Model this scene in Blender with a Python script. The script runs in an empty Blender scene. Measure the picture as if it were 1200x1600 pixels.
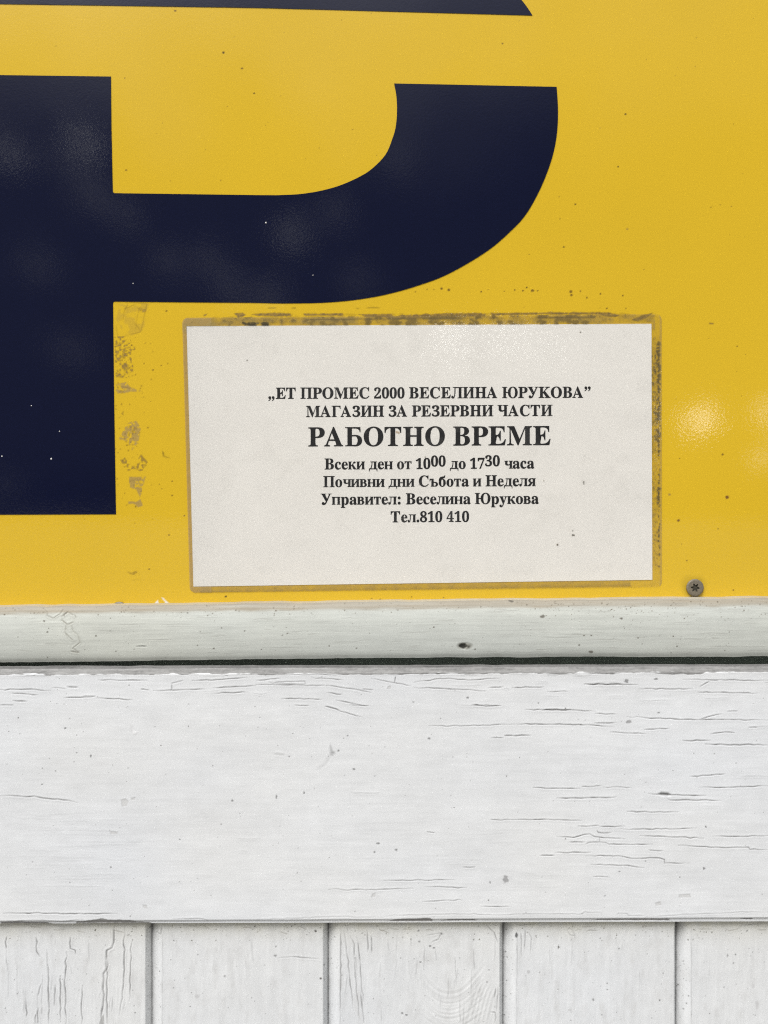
import bpy, bmesh, math, json
import numpy as np
from mathutils import Vector, Matrix
from mathutils.geometry import tessellate_polygon

# ---------------------------------------------------------------- camera, light, exposure
SC = bpy.context.scene
COL = SC.collection
S = 0.0004085            # metres on the sign face per measuring unit (about 0.41 mm)
D = 0.528                # camera distance from the wall plane
ZC = 1.30                # camera height above the pavement
TREE_LO, TREE_HI = 0.36, 0.62
SKY_STRENGTH, GAP_GAIN = 0.10, 0.5
SUN_STRENGTH, SUN_ANGLE = 1.0, 36
EXPOSURE = 0.95

cam = bpy.data.cameras.new('camera')
cam.sensor_fit = 'HORIZONTAL'; cam.sensor_width = 36.0
cam.lens = 36.0 * D / (1200 * S)
cam.clip_start = 0.01; cam.clip_end = 1000
camo = bpy.data.objects.new('camera', cam); COL.objects.link(camo)
camo.location = (0, -D, ZC); camo.rotation_euler = (math.radians(90), 0, 0)
SC.camera = camo

SUN_DIR = Vector((-0.38, -0.62, 1.0)).normalized()      # towards the sun (overcast, hazy)
world = bpy.data.worlds.new('World'); SC.world = world; world.use_nodes = True
nt = world.node_tree; nt.nodes.clear()
def N(tree, t, **kw):
    n = tree.nodes.new(t)
    for k, v in kw.items(): setattr(n, k, v)
    return n
sky = N(nt, 'ShaderNodeTexSky', sky_type='NISHITA', sun_disc=False)
sky.sun_elevation = math.asin(SUN_DIR.z); sky.sun_rotation = math.atan2(SUN_DIR.x, SUN_DIR.y)
sky.air_density = 1.0; sky.dust_density = 4.0; sky.ozone_density = 1.0
hsv = N(nt, 'ShaderNodeHueSaturation'); hsv.inputs['Saturation'].default_value = 0.22
nt.links.new(sky.outputs[0], hsv.inputs['Color'])
geo = N(nt, 'ShaderNodeTexCoord')
DIRV = geo.outputs['Generated']
# the dark tree line across the street, with breaks of bright cloud showing through it
nz = N(nt, 'ShaderNodeTexNoise'); nz.inputs['Scale'].default_value = 5; nz.inputs['Detail'].default_value = 6
nt.links.new(DIRV, nz.inputs['Vector'])
sep = N(nt, 'ShaderNodeSeparateXYZ'); nt.links.new(DIRV, sep.inputs[0])
def M(op, a, b=None, tree=None):
    tree = tree or nt
    n = N(tree, 'ShaderNodeMath', operation=op)
    for i, v in enumerate((a, b)):
        if v is None: continue
        if isinstance(v, (int, float)): n.inputs[i].default_value = v
        else: tree.links.new(v, n.inputs[i])
    return n.outputs[0]
def MR(v, a, b, c=0.0, d=1.0, tree=None, smooth=True):
    tree = tree or nt
    n = N(tree, 'ShaderNodeMapRange'); n.interpolation_type = 'SMOOTHSTEP' if smooth else 'LINEAR'
    tree.links.new(v, n.inputs[0])
    for i, q in enumerate((a, b, c, d)): n.inputs[i + 1].default_value = q
    return n.outputs[0]
zz = M('ADD', sep.outputs['Z'], M('MULTIPLY', M('SUBTRACT', nz.outputs['Fac'], 0.5), 0.25))
tree_mask = M('MULTIPLY', MR(zz, TREE_LO, TREE_HI, 1.0, 0.0), MR(sep.outputs['Y'], -0.2, -0.55, 0.0, 1.0))
sky_fac = M('SUBTRACT', 1.0, M('MULTIPLY', tree_mask, 0.93))
GAPS = [  # (x, y on the wall where the break is mirrored, radius in degrees, strength)
    (1095, 652, 1.3, 5.2), (1207, 648, 1.2, 2.6), (1192, 712, 0.9, 1.8),
    (708, 528, 0.95, 7), (790, 524, 0.6, 7), (832, 528, 0.6, 6), (862, 548, 0.7, 6),
    (133, 224, 0.6, 4), (12, 240, 0.8, 1.8), (92, 246, 0.9, 0.5), (140, 298, 1.2, 0.5), (198, 335, 0.8, 0.8),
    (55, 412, 0.9, 0.5), (265, 405, 0.9, 0.6), (328, 404, 0.9, 0.7), (458, 368, 1.0, 1.2), (522, 328, 0.9, 0.7),
    (420, 462, 1.2, 0.8), (360, 452, 1.0, 0.7), (620, 250, 1.2, 0.35), (560, 440, 1.2, 0.35), (108, 545, 0.9, 0.5), (10, 758, 0.9, 0.4)]
nz2 = N(nt, 'ShaderNodeTexNoise'); nz2.inputs['Scale'].default_value = 55; nz2.inputs['Detail'].default_value = 3
nt.links.new(DIRV, nz2.inputs['Vector'])
wob = M('MULTIPLY', M('SUBTRACT', nz2.outputs['Fac'], 0.5), 1.0)
nz3 = N(nt, 'ShaderNodeTexNoise'); nz3.inputs['Scale'].default_value = 330; nz3.inputs['Detail'].default_value = 2
nt.links.new(DIRV, nz3.inputs['Vector'])
leaves = MR(nz3.outputs['Fac'], 0.47, 0.62, 0.10, 2.6)
tot = None
for gx, gy, rad, st in GAPS:
    d = Vector(((gx - 600) * S, -D, (800 - gy) * S)).normalized()
    dn = N(nt, 'ShaderNodeVectorMath', operation='DISTANCE')
    nt.links.new(DIRV, dn.inputs[0]); dn.inputs[1].default_value = d
    r = math.radians(rad)
    dd = M('ADD', dn.outputs['Value'], M('MULTIPLY', wob, r * 1.6))
    v = MR(dd, r * 0.45, r * 1.15, st, 0.0)
    tot = v if tot is None else M('ADD', tot, v)
bg1 = N(nt, 'ShaderNodeBackground'); bg2 = N(nt, 'ShaderNodeBackground')
nt.links.new(hsv.outputs[0], bg1.inputs[0])
nt.links.new(M('MULTIPLY', sky_fac, SKY_STRENGTH), bg1.inputs[1])
bg2.inputs[0].default_value = (1, 1, 0.95, 1); nt.links.new(M('MULTIPLY', M('MULTIPLY', tot, leaves), GAP_GAIN), bg2.inputs[1])
add = N(nt, 'ShaderNodeAddShader'); out = N(nt, 'ShaderNodeOutputWorld')
nt.links.new(bg1.outputs[0], add.inputs[0]); nt.links.new(bg2.outputs[0], add.inputs[1])
nt.links.new(add.outputs[0], out.inputs[0])

sl = bpy.data.lights.new('sun', 'SUN'); sl.energy = SUN_STRENGTH; sl.angle = math.radians(SUN_ANGLE); sl.color = (1.0, 0.985, 0.965)
so = bpy.data.objects.new('sun', sl); COL.objects.link(so)
so.rotation_euler = SUN_DIR.to_track_quat('Z', 'Y').to_euler(); so.location = (-2, -3, 5)

SC.view_settings.view_transform = 'Standard'; SC.view_settings.look = 'None'
SC.view_settings.gamma = 1; SC.view_settings.exposure = EXPOSURE
SC.render.engine = 'CYCLES'
SC.cycles.use_denoising = False; SC.cycles.filter_width = 1.15
SC.cycles.max_bounces = 6; SC.cycles.transparent_max_bounces = 8
SC.cycles.sample_clamp_indirect = 4

GLYPHS = '''{"A":[[-13,0,-13,27,13,31,35,45,54,70,73,111,306,692,333,691,570,129,592,82,610,51,631,33,658,27,658,0,340,0,340,27,385,31,412,45,421,68,417,88,405,121,375,196,154,196,117,105,112,87,111,72,129,38,183,27,189,27,189,0],[169,238,359,238,262,474]],"B":[[24,0,24,26,67,32,93,48,106,76,111,122,111,547,109,585,103,612,92,631,76,643,53,649,23,651,23,676,327,676,472,659,559,607,588,520,570,449,516,398,426,367,534,331,599,274,621,195,613,138,590,90,551,51,498,23,432,6,353,0],[270,374,279,374,327,377,364,387,391,404,409,430,419,466,423,512,420,554,413,587,400,612,369,636,321,644,294,641,279,631,272,611,270,580],[329,36,368,40,398,52,420,73,435,102,444,141,447,190,443,240,431,280,411,308,382,327,343,339,293,343,270,343,270,97,273,68,283,49,300,39]],"C":[[381,-16,317,-11,258,4,204,29,156,64,116,105,83,155,58,211,44,272,39,339,44,405,59,466,83,521,117,570,157,612,206,646,261,671,320,686,385,691,433,687,486,674,545,653,560,648,575,646,605,657,622,691,648,691,648,458,623,458,598,515,566,564,529,604,487,634,442,652,394,658,294,622,233,515,213,336,236,169,302,68,413,35,453,38,492,49,531,66,569,90,604,121,636,158,664,132,587,50,493,0]],"E":[[21,0,21,25,65,30,93,44,107,71,112,116,112,547,107,601,92,632,65,646,24,651,24,676,592,676,592,475,569,475,557,530,535,573,505,603,464,623,410,635,344,639,316,638,297,636,284,630,276,619,272,601,271,576,271,365,287,365,328,369,360,380,385,399,403,427,418,465,428,512,452,512,452,175,427,175,422,212,415,244,405,269,385,298,357,317,321,327,275,330,271,330,271,100,275,69,285,52,306,44,342,41,388,43,429,48,465,57,497,71,525,89,550,111,573,139,592,173,610,212,638,212,597,0]],"H":[[23,0,23,26,66,32,93,47,106,75,111,120,111,562,106,603,92,629,66,644,24,651,24,676,359,676,359,651,327,647,303,641,287,631,277,616,272,594,270,562,270,372,507,372,507,562,506,594,501,616,491,631,476,641,452,647,419,651,419,676,753,676,753,651,710,644,684,630,671,604,667,562,667,120,671,77,684,49,710,33,753,26,753,0,419,0,419,26,462,32,489,45,503,73,507,120,507,328,270,328,270,120,275,75,288,47,315,32,359,26,359,0]],"K":[[24,0,24,26,67,32,94,47,107,75,112,120,112,562,107,603,93,630,67,645,25,651,25,676,360,676,360,651,328,647,304,641,288,631,278,616,273,594,271,562,271,347,477,554,507,591,517,621,508,638,479,648,432,651,432,676,721,676,721,651,708,651,648,638,582,600,511,535,402,423,688,69,706,50,723,37,743,29,771,26,771,0,417,0,417,26,454,27,468,28,478,31,491,39,496,51,489,70,470,98,296,317,271,294,271,120,276,75,289,47,316,32,360,26,360,0]],"M":[[21,0,21,26,63,32,91,47,107,74,112,118,112,567,110,596,105,617,95,632,78,642,54,648,22,651,22,676,274,676,471,211,667,676,916,676,916,651,876,643,850,628,836,602,832,561,832,127,833,90,839,63,848,45,863,34,885,29,915,26,915,0,587,0,587,26,619,30,642,37,658,48,668,65,673,90,675,124,675,592,428,0,401,0,157,577,157,119,162,72,177,44,206,30,251,26,251,0]],"O":[[387,-16,339,-13,293,-4,250,11,210,31,173,56,140,86,111,120,86,157,67,198,52,243,44,289,41,338,44,387,52,433,67,477,87,518,111,556,141,590,174,620,212,645,253,665,297,680,344,689,394,692,442,689,487,680,530,666,571,646,607,621,640,592,669,558,694,521,713,480,728,435,737,388,740,338,737,289,728,243,713,198,693,157,669,120,639,86,605,56,568,31,527,11,483,-4,436,-13],[393,18,488,54,544,160,563,338,558,435,542,514,516,577,480,622,437,649,386,658,291,622,234,516,215,338,221,242,237,163,263,100,299,54,342,27]],"P":[[23,0,23,26,66,32,93,47,106,75,111,120,111,562,106,603,92,629,66,644,24,651,24,676,317,676,394,673,454,666,499,653,530,636,557,615,578,590,594,561,604,529,607,493,600,440,579,394,544,356,496,328,434,311,359,305,270,305,270,120,275,75,288,47,315,32,359,26,359,0],[270,341,299,341,343,345,378,356,403,375,420,403,430,440,434,489,431,536,422,574,408,603,387,624,358,636,321,640,296,637,281,629,273,614,270,591]],"T":[[137,0,137,26,182,31,211,46,226,74,231,120,231,643,221,643,172,638,131,623,97,599,70,565,52,523,43,472,16,472,16,676,609,676,609,471,584,471,556,566,494,624,399,643,391,643,391,120,396,73,410,45,439,31,487,26,487,0]],"a":[[378,-15,336,-8,309,15,297,52,250,16,198,-6,142,-13,95,-5,60,17,37,51,30,94,37,135,58,171,94,202,145,230,212,256,295,282,295,358,291,394,277,419,254,434,219,439,171,431,155,407,158,397,169,381,179,361,182,343,178,319,163,300,141,287,115,283,87,288,66,302,53,323,49,351,55,384,73,413,102,438,141,457,171,466,204,471,240,473,304,468,355,455,391,434,415,403,430,362,435,312,435,93,435,71,438,59,443,53,452,51,463,54,476,62,489,41,455,10,418,-9],[224,50,240,53,258,61,277,75,295,94,295,251,229,225,189,183,175,125,181,83,197,58]],"c":[[231,-15,195,-12,160,-1,129,16,100,39,76,67,56,101,41,138,32,179,29,222,32,269,42,312,59,351,82,386,110,416,142,441,178,459,217,470,259,474,304,470,341,460,371,443,402,408,412,364,408,339,395,320,376,307,351,303,318,311,298,334,291,372,292,388,293,403,283,431,251,441,204,423,176,368,167,278,171,212,183,157,203,113,231,82,264,63,303,57,338,62,371,79,403,107,423,90,368,32,304,-3]],"e":[[228,-15,191,-12,157,-1,126,15,98,39,74,67,55,102,40,141,32,185,29,233,32,278,41,319,56,357,76,390,100,419,129,442,161,459,196,469,233,473,287,466,332,447,369,416,397,373,414,320,420,257,420,246,173,246,188,144,229,83,296,63,334,70,369,92,401,128,423,108,369,40,304,-1],[172,285,299,285,299,319,298,357,294,388,287,411,269,433,239,441,202,425,180,379,172,302]],"o":[[250,-15,208,-11,169,-1,134,17,103,41,77,70,56,104,40,143,31,184,28,228,31,274,40,316,56,354,77,389,103,418,134,441,169,459,208,469,249,473,291,469,329,459,364,442,395,418,421,390,442,356,458,317,467,275,471,228,467,182,458,140,442,102,421,68,395,39,364,16,330,-1,292,-12],[250,17,286,27,310,58,318,84,323,121,324,152,326,188,326,228,324,306,318,364,308,402,285,433,250,444,213,433,190,402,181,364,175,306,173,229,174,188,175,152,177,121,183,84,190,58,214,27]],"p":[[26,-206,26,-183,46,-181,60,-174,69,-164,75,-150,77,-128,78,-95,78,361,76,399,69,420,54,431,29,438,29,461,212,461,212,390,247,436,290,464,342,474,376,470,407,460,435,443,459,420,480,392,497,358,509,321,517,281,519,237,517,190,509,147,497,107,479,72,458,42,432,17,403,-1,372,-11,337,-15,292,-8,252,13,219,48,219,-86,221,-121,225,-147,234,-164,248,-174,267,-180,293,-182,293,-206],[290,42,329,53,355,88,366,125,373,172,375,229,373,285,367,331,358,368,334,402,295,413,266,406,241,384,219,349,219,102,237,68,261,49]],"y":[[78,-208,43,-203,15,-185,-4,-159,-10,-125,-6,-100,7,-79,27,-64,53,-59,76,-62,95,-73,107,-90,111,-113,110,-121,110,-130,114,-142,128,-147,147,-137,169,-110,182,-89,192,-66,201,-39,208,-7,54,372,45,392,36,408,23,427,11,433,-5,436,-7,436,-7,461,240,461,240,436,217,434,201,430,193,422,190,408,192,396,197,381,275,176,342,358,350,386,353,407,350,421,340,430,324,434,301,436,301,461,445,461,445,436,426,431,411,417,398,393,385,360,240,-36,224,-78,208,-114,192,-142,168,-174,142,-194,112,-205]],"0":[[264,-9,210,-5,165,10,127,34,96,67,72,107,54,155,42,210,34,271,32,338,34,405,42,465,54,520,72,567,96,607,127,639,165,663,211,677,265,682,316,677,360,663,397,639,427,607,452,567,471,519,484,464,492,404,494,337,492,270,484,210,471,155,452,107,427,67,396,34,359,10,315,-5],[264,52,295,60,318,85,332,127,341,184,347,254,348,337,347,420,341,490,332,546,318,587,295,612,265,620,233,612,210,587,195,546,185,490,180,420,178,337,180,254,185,184,195,127,210,85,233,60]],"1":[[91,0,91,50,169,50,190,53,204,63,213,82,216,111,216,583,193,556,171,532,151,512,123,492,94,485,73,490,56,504,44,526,40,555,70,564,103,577,128,589,155,606,185,627,250,676,356,676,356,111,358,85,365,66,380,54,404,50,480,50,480,0]],"2":[[33,0,33,97,172,239,208,277,238,312,262,344,280,373,295,402,305,430,312,459,316,489,317,521,312,567,298,599,274,618,244,624,203,614,177,583,166,552,159,511,157,461,124,464,95,471,70,483,45,511,37,555,42,587,60,618,89,644,129,664,162,674,201,680,244,682,309,677,362,663,404,640,435,608,453,570,459,525,457,493,448,461,432,429,409,394,388,368,363,339,334,308,300,274,261,236,217,193,122,104,342,104,369,108,392,121,409,141,420,169,427,198,483,198,478,0]],"3":[[229,-9,185,-8,146,-2,113,7,75,25,48,48,32,75,26,104,32,135,50,158,76,172,106,177,110,140,121,110,138,87,162,70,190,60,222,56,252,60,280,69,303,85,322,111,331,134,336,162,338,195,334,229,321,258,300,283,272,303,235,314,192,318,134,318,134,377,196,377,233,381,263,394,286,415,302,443,312,476,315,515,310,560,296,595,271,617,237,624,207,619,186,603,171,579,162,548,158,514,156,478,120,481,90,487,66,499,42,525,34,562,40,594,57,622,87,647,127,666,179,678,242,682,304,677,357,664,401,642,434,611,453,573,459,528,455,488,441,453,418,422,388,396,354,375,315,359,353,349,392,334,427,312,457,282,471,257,480,228,483,194,481,158,474,126,462,97,446,73,427,52,404,35,379,21,352,9,323,1,292,-5,261,-8]],"4":[[169,0,169,50,196,50,225,53,250,62,267,82,273,118,273,175,12,175,12,233,280,672,410,672,410,237,508,237,508,175,410,175,410,118,416,82,433,62,458,53,488,50,500,50,500,0],[78,237,273,237,273,402,273,430,274,460,274,491,276,523,277,553,280,583,265,553,243,513,221,474,205,447]],"7":[[155,0,406,570,158,570,120,558,104,522,98,475,41,475,46,672,495,672,495,626,235,0]],"8":[[257,-9,208,-7,165,1,128,15,97,33,72,55,53,80,39,109,31,139,28,171,32,210,45,243,66,271,94,295,128,318,167,340,132,363,103,388,80,414,63,443,53,475,50,510,52,539,59,567,71,594,87,618,110,639,139,657,175,671,218,679,268,682,329,676,379,661,418,635,446,601,463,562,469,517,465,482,454,452,435,427,409,406,378,385,342,364,393,337,433,309,462,280,482,249,494,215,498,178,491,123,470,77,435,40,387,13,327,-4],[284,396,314,418,335,444,346,477,350,519,348,545,340,571,328,593,311,611,289,623,263,627,229,620,203,597,188,563,183,522,189,478,209,446,229,428,254,412],[262,44,305,52,338,77,354,101,364,130,367,162,359,204,335,239,309,259,274,281,230,302,200,279,177,249,165,226,158,199,155,168,159,133,168,104,185,79,206,60,232,48]]}'''

# ---------------------------------------------------------------- helpers
RNG = np.random.default_rng(7)
def tag(o, label=None, cat=None, group=None, kind=None):
    for k, v in (('label', label), ('category', cat), ('group', group), ('kind', kind)):
        if v: o[k] = v
    return o
def empty(name, label, cat, loc):
    o = bpy.data.objects.new(name, None); COL.objects.link(o); o.location = loc
    o.empty_display_size = 0.05
    return tag(o, label, cat)
def link_mesh(name, me, mat, parent=None, label=None):
    o = bpy.data.objects.new(name, me); COL.objects.link(o)
    if mat: me.materials.append(mat)
    if parent is not None:
        o.parent = parent; o.matrix_parent_inverse = Matrix.Translation(-parent.location)
    if label: o['label'] = label
    return o
def wx(px, h=0.0): return (px - 600) * S * (D - h) / D          # a place on the wall -> metres, h = how far it stands out
def wz(py, h=0.0): return ZC + (800 - py) * S * (D - h) / D
def vnoise(h, w, cy, cx):
    """smooth value noise, h x w samples, lattice cells of cy x cx samples, -1..1"""
    ny, nx = int(h / cy) + 3, int(w / cx) + 3
    g = RNG.uniform(-1, 1, (ny, nx))
    y = np.arange(h) / cy + RNG.uniform(0, 1); x = np.arange(w) / cx + RNG.uniform(0, 1)
    iy = y.astype(int); fy = y - iy; ix = x.astype(int); fx = x - ix
    fy = (fy * fy * (3 - 2 * fy))[:, None]; fx = (fx * fx * (3 - 2 * fx))[None, :]
    iy = np.minimum(iy, ny - 2); ix = np.minimum(ix, nx - 2)
    a = g[np.ix_(iy, ix)]; b = g[np.ix_(iy, ix + 1)]; c = g[np.ix_(iy + 1, ix)]; d = g[np.ix_(iy + 1, ix + 1)]
    return (a * (1 - fx) + b * fx) * (1 - fy) + (c * (1 - fx) + d * fx) * fy
def fbm(h, w, cy, cx, n=4):
    r = np.zeros((h, w)); a = 1.0; t = 0
    for _ in range(n):
        r += a * vnoise(h, w, max(cy, 1.0), max(cx, 1.0)); t += a; a *= 0.55; cy /= 2; cx /= 2
    return r / t
def sstep(a, b, x):
    t = np.clip((x - a) / (b - a), 0, 1); return t * t * (3 - 2 * t)

class Sheet:
    """a fine grid over part of the wall: relief and paint/dirt colour are kept per point"""
    def __init__(s, xs, ys):
        s.xs = np.asarray(xs, float); s.ys = np.asarray(ys, float)
        s.w, s.h = len(s.xs), len(s.ys)
        s.X, s.Y = np.meshgrid(s.xs, s.ys)
        s.relief = np.zeros((s.h, s.w)); s.col = np.ones((s.h, s.w, 4)) * 0.8
    def window(s, x0, y0, x1, y1):
        i0, i1 = np.searchsorted(s.xs, [x0, x1]); j0, j1 = np.searchsorted(s.ys, [y0, y1])
        return slice(j0, j1), slice(i0, i1)
    def dist(s, pts, pad):
        pts = np.asarray(pts, float)
        sl = s.window(pts[:, 0].min() - pad, pts[:, 1].min() - pad, pts[:, 0].max() + pad, pts[:, 1].max() + pad)
        X, Y = s.X[sl], s.Y[sl]
        best = np.full(X.shape, 1e9); par = np.zeros(X.shape); n = len(pts) - 1
        for k in range(n):
            (ax, ay), (bx, by) = pts[k], pts[k + 1]
            dx, dy = bx - ax, by - ay; L = dx * dx + dy * dy + 1e-9
            t = np.clip(((X - ax) * dx + (Y - ay) * dy) / L, 0, 1)
            d = np.hypot(X - ax - t * dx, Y - ay - t * dy)
            m = d < best; best[m] = d[m]; par[m] = (k + t[m]) / n
        return sl, best, par
    def tint(s, sl, m, c):
        c = np.asarray(c, float); k = len(c)
        s.col[sl][..., :k] = s.col[sl][..., :k] * (1 - m[..., None]) + c * m[..., None]
    def crack(s, pts, width=0.8, dark=0.85, deep=0.0004, c=(0.10, 0.095, 0.09), lip=0.00006, jit=0.45):
        P = [np.asarray(pts[0], float)]
        for a, b in zip(pts[:-1], pts[1:]):
            a = np.asarray(a, float); b = np.asarray(b, float); L = np.hypot(*(b - a)); n = max(1, int(L / 7))
            for k in range(1, n + 1):
                q = a + (b - a) * k / n
                if k < n: q = q + RNG.normal(0, jit, 2) * (0.3 if abs(b[0] - a[0]) > abs(b[1] - a[1]) else 1, 1 if abs(b[0] - a[0]) > abs(b[1] - a[1]) else 0.3)
                P.append(q)
        sl, d, t = s.dist(P, width * 4 + 4)
        if not d.size: return
        taper = np.clip(np.minimum(t, 1 - t) * 6, 0.25, 1)
        br = 0.75 + 0.35 * vnoise(d.shape[0], d.shape[1], 9, 9)
        m = np.exp(-(d / (width * (0.5 + 0.5 * taper))) ** 2) * np.clip(dark * taper ** 0.5 * br, 0, 1)
        s.tint(sl, m, c)
        s.relief[sl] -= deep * m
        up = np.exp(-((d - width * 2.2) / 1.6) ** 2)
        s.relief[sl] += lip * up * taper
    def spot(s, x, y, rx, ry=None, c=(0.10, 0.09, 0.08), a=0.9, rough=0.5, rel=0.0):
        ry = ry or rx; pad = max(rx, ry) * 2 + 2
        sl = s.window(x - pad, y - pad, x + pad, y + pad)
        X, Y = s.X[sl], s.Y[sl]
        if not X.size: return
        q = np.hypot((X - x) / rx, (Y - y) / ry) + rough * 0.6 * vnoise(X.shape[0], X.shape[1], max(1.5, rx * 0.7), max(1.5, rx * 0.7))
        m = (1 - sstep(0.65, 1.25, q)) * a
        s.tint(sl, m, c); s.relief[sl] += rel * m
    def poly(s, pts, soft=1.0, rough=0.0, cell=6):
        pts = np.asarray(pts, float)
        sl, d, _ = s.dist(np.vstack([pts, pts[:1]]), 6 + rough * 2)
        X, Y = s.X[sl], s.Y[sl]; ins = np.zeros(X.shape, bool); n = len(pts)
        for k in range(n):
            (ax, ay), (bx, by) = pts[k], pts[(k + 1) % n]
            if ay == by: continue
            hit = ((ay > Y) != (by > Y)) & (X < (bx - ax) * (Y - ay) / (by - ay) + ax); ins ^= hit
        sd = np.where(ins, d, -d)
        if rough: sd = sd + rough * fbm(X.shape[0], X.shape[1], cell, cell, 3)
        return sl, sstep(-soft, soft, sd)
    def build(s, name, mat, parent, h, label=None, back=0.0, place=None, undercut=0.0):
        """front = grid at h + relief, with skirts back to `back`"""
        hh = s.relief + h
        X = (s.X - 600) * S * (D - np.asarray(h)) / D if place is None else place[0]
        Z = ZC + (800 - s.Y) * S * (D - np.asarray(h)) / D if place is None else place[1]
        P = np.stack([X, -hh, Z], -1); C = s.col
        if back is not None:
            P = np.pad(P, ((2, 2), (2, 2), (0, 0)), 'edge'); C = np.pad(C, ((2, 2), (2, 2), (0, 0)), 'edge')
            for e in (P[0], P[-1], P[:, 0], P[:, -1]): e[:, 1] = -back
            P[0, :, 2] -= undercut
        H, W = P.shape[:2]
        me = bpy.data.meshes.new(name)
        idx = np.arange(H * W).reshape(H, W)
        f = np.stack([idx[1:, :-1], idx[1:, 1:], idx[:-1, 1:], idx[:-1, :-1]], -1)
        if back is not None:      # no faces between the front and the skirt's own ring: a crisp edge
            keep = np.ones(f.shape[:2], bool); keep[1, 1:-1] = keep[-2, 1:-1] = False; keep[1:-1, 1] = keep[1:-1, -2] = False
            f = f[keep]
        f = f.reshape(-1, 4)
        off = np.array(parent.location if parent is not None else (0, 0, 0))
        me.vertices.add(H * W); me.vertices.foreach_set('co', (P.reshape(-1, 3) - off).astype(np.float32).ravel())
        me.loops.add(f.size); me.loops.foreach_set('vertex_index', f.astype(np.int32).ravel())
        me.polygons.add(len(f)); me.polygons.foreach_set('loop_start', np.arange(0, f.size, 4, dtype=np.int32))
        me.polygons.foreach_set('use_smooth', np.ones(len(f), bool))
        at = me.attributes.new('wear', 'FLOAT_COLOR', 'POINT'); at.data.foreach_set('color', C.astype(np.float32).ravel())
        me.update(calc_edges=True)
        o = bpy.data.objects.new(name, me); COL.objects.link(o); me.materials.append(mat)
        if parent is not None: o.parent = parent
        if label: o['label'] = label
        return o
def prism(name, polys, mat, parent, h0, h1, label=None, lift=0.0):
    """polys: list of (outer, holes...) contours in wall units -> solid between h0 and h1 with its back on h0"""
    V, F = [], []; off = parent.location
    for k, cons in enumerate(polys):
        hh = h1 + lift * k
        vs = [[Vector((wx(x, h1), 0, wz(y, h1))) for x, y in c] for c in cons]
        tris = tessellate_polygon([[Vector((v.x, v.z, 0)) for v in c] for c in vs])
        flat = [v for c in vs for v in c]; b = len(V); n = len(flat)
        V += [Vector((v.x, -hh, v.z)) - off for v in flat]
        if h0 is not None: V += [Vector((v.x, -h0, v.z)) - off for v in flat]
        for t in tris:
            a, c_, d_ = (flat[i] for i in t)
            s_ = (c_.x - a.x) * (d_.z - a.z) - (c_.z - a.z) * (d_.x - a.x)
            F.append([b + i for i in (t if s_ > 0 else t[::-1])])
        if h0 is not None:
            q = b
            for c in vs:
                m = len(c)
                for i in range(m): F.append([q + i, q + (i + 1) % m, n + q + (i + 1) % m, n + q + i])
                q += m
    me = bpy.data.meshes.new(name); me.from_pydata([tuple(v) for v in V], [], F); me.update()
    o = bpy.data.objects.new(name, me); COL.objects.link(o); me.materials.append(mat); o.parent = parent
    if label: o['label'] = label
    return o
def spline(pts, n=8):
    P = [np.array(p, float) for p in pts]; P = [2 * P[0] - P[1]] + P + [2 * P[-1] - P[-2]]; r = []
    for i in range(1, len(P) - 2):
        a, b, c, d = P[i - 1:i + 3]
        for k in range(n):
            t = k / n
            r.append(tuple(0.5 * (2 * b + (c - a) * t + (2 * a - 5 * b + 4 * c - d) * t * t + (3 * b - a - 3 * c + d) * t ** 3)))
    return r + [tuple(pts[-1])]

# ---------------------------------------------------------------- materials
def material(name):
    m = bpy.data.materials.new(name); m.use_nodes = True
    t = m.node_tree; t.nodes.clear()
    o = N(t, 'ShaderNodeOutputMaterial'); p = N(t, 'ShaderNodeBsdfPrincipled')
    t.links.new(p.outputs[0], o.inputs[0]); return m, t, p
def obj_noise(t, scale, detail=3, rough=0.5, stretch=None):
    tc = N(t, 'ShaderNodeTexCoord'); src = tc.outputs['Object']
    if stretch:
        mp = N(t, 'ShaderNodeMapping'); mp.inputs['Scale'].default_value = stretch
        t.links.new(src, mp.inputs[0]); src = mp.outputs[0]
    n = N(t, 'ShaderNodeTexNoise'); n.inputs['Scale'].default_value = scale
    n.inputs['Detail'].default_value = detail; n.inputs['Roughness'].default_value = rough
    t.links.new(src, n.inputs['Vector']); return n.outputs['Fac']
def bump(t, p, fac, dist, strength=1.0, prev=None):
    b = N(t, 'ShaderNodeBump'); b.inputs['Distance'].default_value = dist; b.inputs['Strength'].default_value = strength
    t.links.new(fac, b.inputs['Height'])
    if prev is not None: t.links.new(prev, b.inputs['Normal'])
    t.links.new(b.outputs[0], p.inputs['Normal']); return b.outputs[0]
def wear_attr(t):
    a = N(t, 'ShaderNodeAttribute'); a.attribute_name = 'wear'; return a
def scaled(t, colr, fac, lo, hi):
    """colour times a factor mapped lo..hi"""
    mr = MR(fac, 0.25, 0.75, lo, hi, tree=t, smooth=False)
    m = N(t, 'ShaderNodeMix', data_type='RGBA', blend_type='MULTIPLY'); m.inputs[0].default_value = 1
    t.links.new(colr, m.inputs[6]); t.links.new(mr, m.inputs[7]); return m.outputs[2]

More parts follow.
